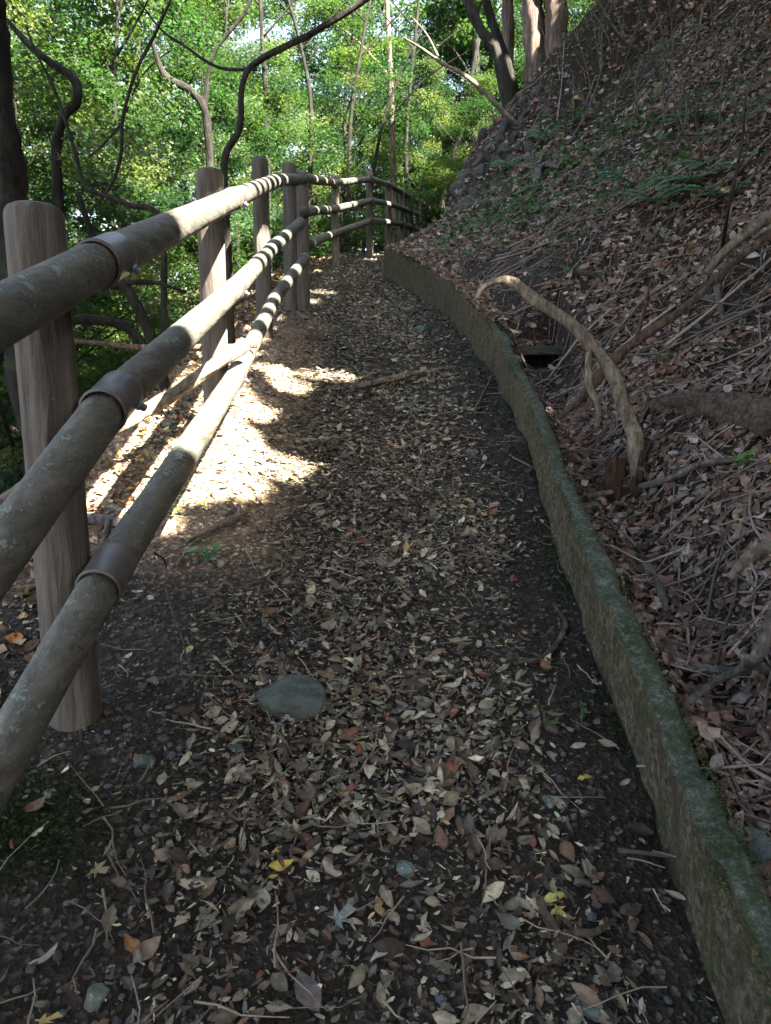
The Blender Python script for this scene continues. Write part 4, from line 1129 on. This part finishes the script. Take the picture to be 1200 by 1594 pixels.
for k, seg, t in [(0, 2, .1), (0, 2, .22), (0, 2, .34), (0, 2, .47), (0, 2, .6), (0, 2, .75), (0, 2, .9), (0, 3, .2), (1, 2, .5), (1, 2, .66), (1, 2, .82), (1, 3, .1), (1, 3, .35), (2, 2, .55), (2, 2, .75), (2, 2, .92), (2, 3, .3), (2, 3, .6)]:
    LIT.append((railpt(k, seg, t), .055))
for px, py, Y, r in [(340, 560, 4.15, .22), (340, 600, 4.15, .22), (340, 640, 4.15, .22), (340, 670, 4.15, .2), (335, 500, 4.15, .2), (485, 280, 9.5, .10), (500, 285, 11, .1), (512, 288, 12.5, .1), (540, 283, 13.8, .12), (600, 283, 16, .1), (487, 328, 9.5, .09), (500, 327, 11, .09), (530, 325, 13.5, .1), (345, 575, 4.1, .1),
                     (775, 437, yb+.32, -.005), (792, 440, yb+.3, -.01), (755, 446, yb+.33, -.01), (735, 122, 12.5, .10), (668, 80, 12.6, .14), (640, 60, 12.6, .14), (790, 20, 14.2, .3), (795, 60, 14.2, .3), (840, 30, 13.8, .2), (800, 90, 13.4, .15), (775, 60, 13, .1), (395, 400, 6.6, .05)]:
    LIT.append((P(px, py, Y), r))
TR = [(3.6, -3.0, .22), (6.5, 1.5, .25), (8.5, 6.5, .28), (10.5, 12, .28), (1.2, -7.5, .2), (-2.8, -3.5, .2), (13, 18, .28)]
n = 540000
base_y = -6+29*RNG.random(n); lo = np.where(base_y < 9.5, -6.0, -2.3); base_x = lo+(14-lo)*RNG.random(n)
zb = H(base_x, base_y, False)
hh = 5.5+5*RNG.random(n)
pos = np.stack([base_x, base_y, np.maximum(zb, zp(base_y)-1)], 1)+S_*(hh/S_[2])[:, None]
clump = fbm(pos[:, 0]*.9, pos[:, 1]*.9+pos[:, 2], 3)
keep = RNG.random(n) < np.clip(.9+.7*clump, .5, 1)*np.where(base_x > 1.8, .84, 1)
# canopy leaves that would fall inside the camera view are left out
keep &= ~in_view(pos[:, 0], pos[:, 1], pos[:, 2], .02)
for c, r in LIT:
    d, t = line_dist(pos, c)
    keep &= ~((d < r+.075) & (t > 0))  # leaves removed along sun lines so chosen spots get lit
pos = pos[keep]; n = len(pos)
nearest = np.argmin(np.stack([(pos[:, 0]-a_)**2+(pos[:, 1]-b_)**2 for a_, b_, _ in TR]), 0)
dirs = ['behind the camera to the right', 'right of the path', 'on the middle bank', 'high on the bank', 'well behind the camera', 'left behind the camera', 'farthest up the bank']
for k, (a_, b_, r) in enumerate(TR):
    sel = pos[nearest == k]
    if len(sel) < 50: continue
    gz = float(H(a_, b_, False)); top = float(np.percentile(sel[:, 2], 80))
    root = empty('added_shade_tree', (a_, b_, gz), 'unseen leafy tree added '+dirs[k]+', its crown shaped to shade the path with gaps for sun', 'tree', 'unseen trees added to shade the path')
    c_ = sel.mean(0)
    mb = MB()
    ln, rr = smooth_line([(a_, b_, gz-.4), (a_+.1, b_, gz+2), (a_*.7+c_[0]*.3, b_*.7+c_[1]*.3, (gz+top)/2), (a_*.5+c_[0]*.5, b_*.5+c_[1]*.5, top)], [r, r*.85, r*.6, r*.25], 6)
    tube(mb, ln, rr, 12, .12)
    for j in range(14):
        t = sel[random.randrange(len(sel))]; i = len(ln)//2+random.randrange(len(ln)//2)
        if any(line_dist(((ln[i]*(1-u_)+t*u_))[None], c)[0][0] < r_+.06 for c, r_ in LIT for u_ in np.linspace(0, 1, 12)): continue
        l2, r2 = smooth_line([ln[i], (ln[i]+t)/2+[0, 0, .3], t], [.07, .045, .012], 5); tube(mb, l2, r2, 7, .1)
    reparent(mb.build('trunk', M['bark_grey']), root)
    m_ = len(sel); mb = MB(); nn = np.array([.25, -.2, 1])+.5*RNG.normal(size=(m_, 3))
    leaves(mb, sel, nn, RNG.random(m_)*6.28, .14+.12*RNG.random(m_), GREENS[RNG.integers(0, 6, m_)]*(.8+.4*RNG.random((m_, 1))), 'sm', 0, .2, 1.2)
    reparent(mb.build('crown', M['green'], smooth=False), root)
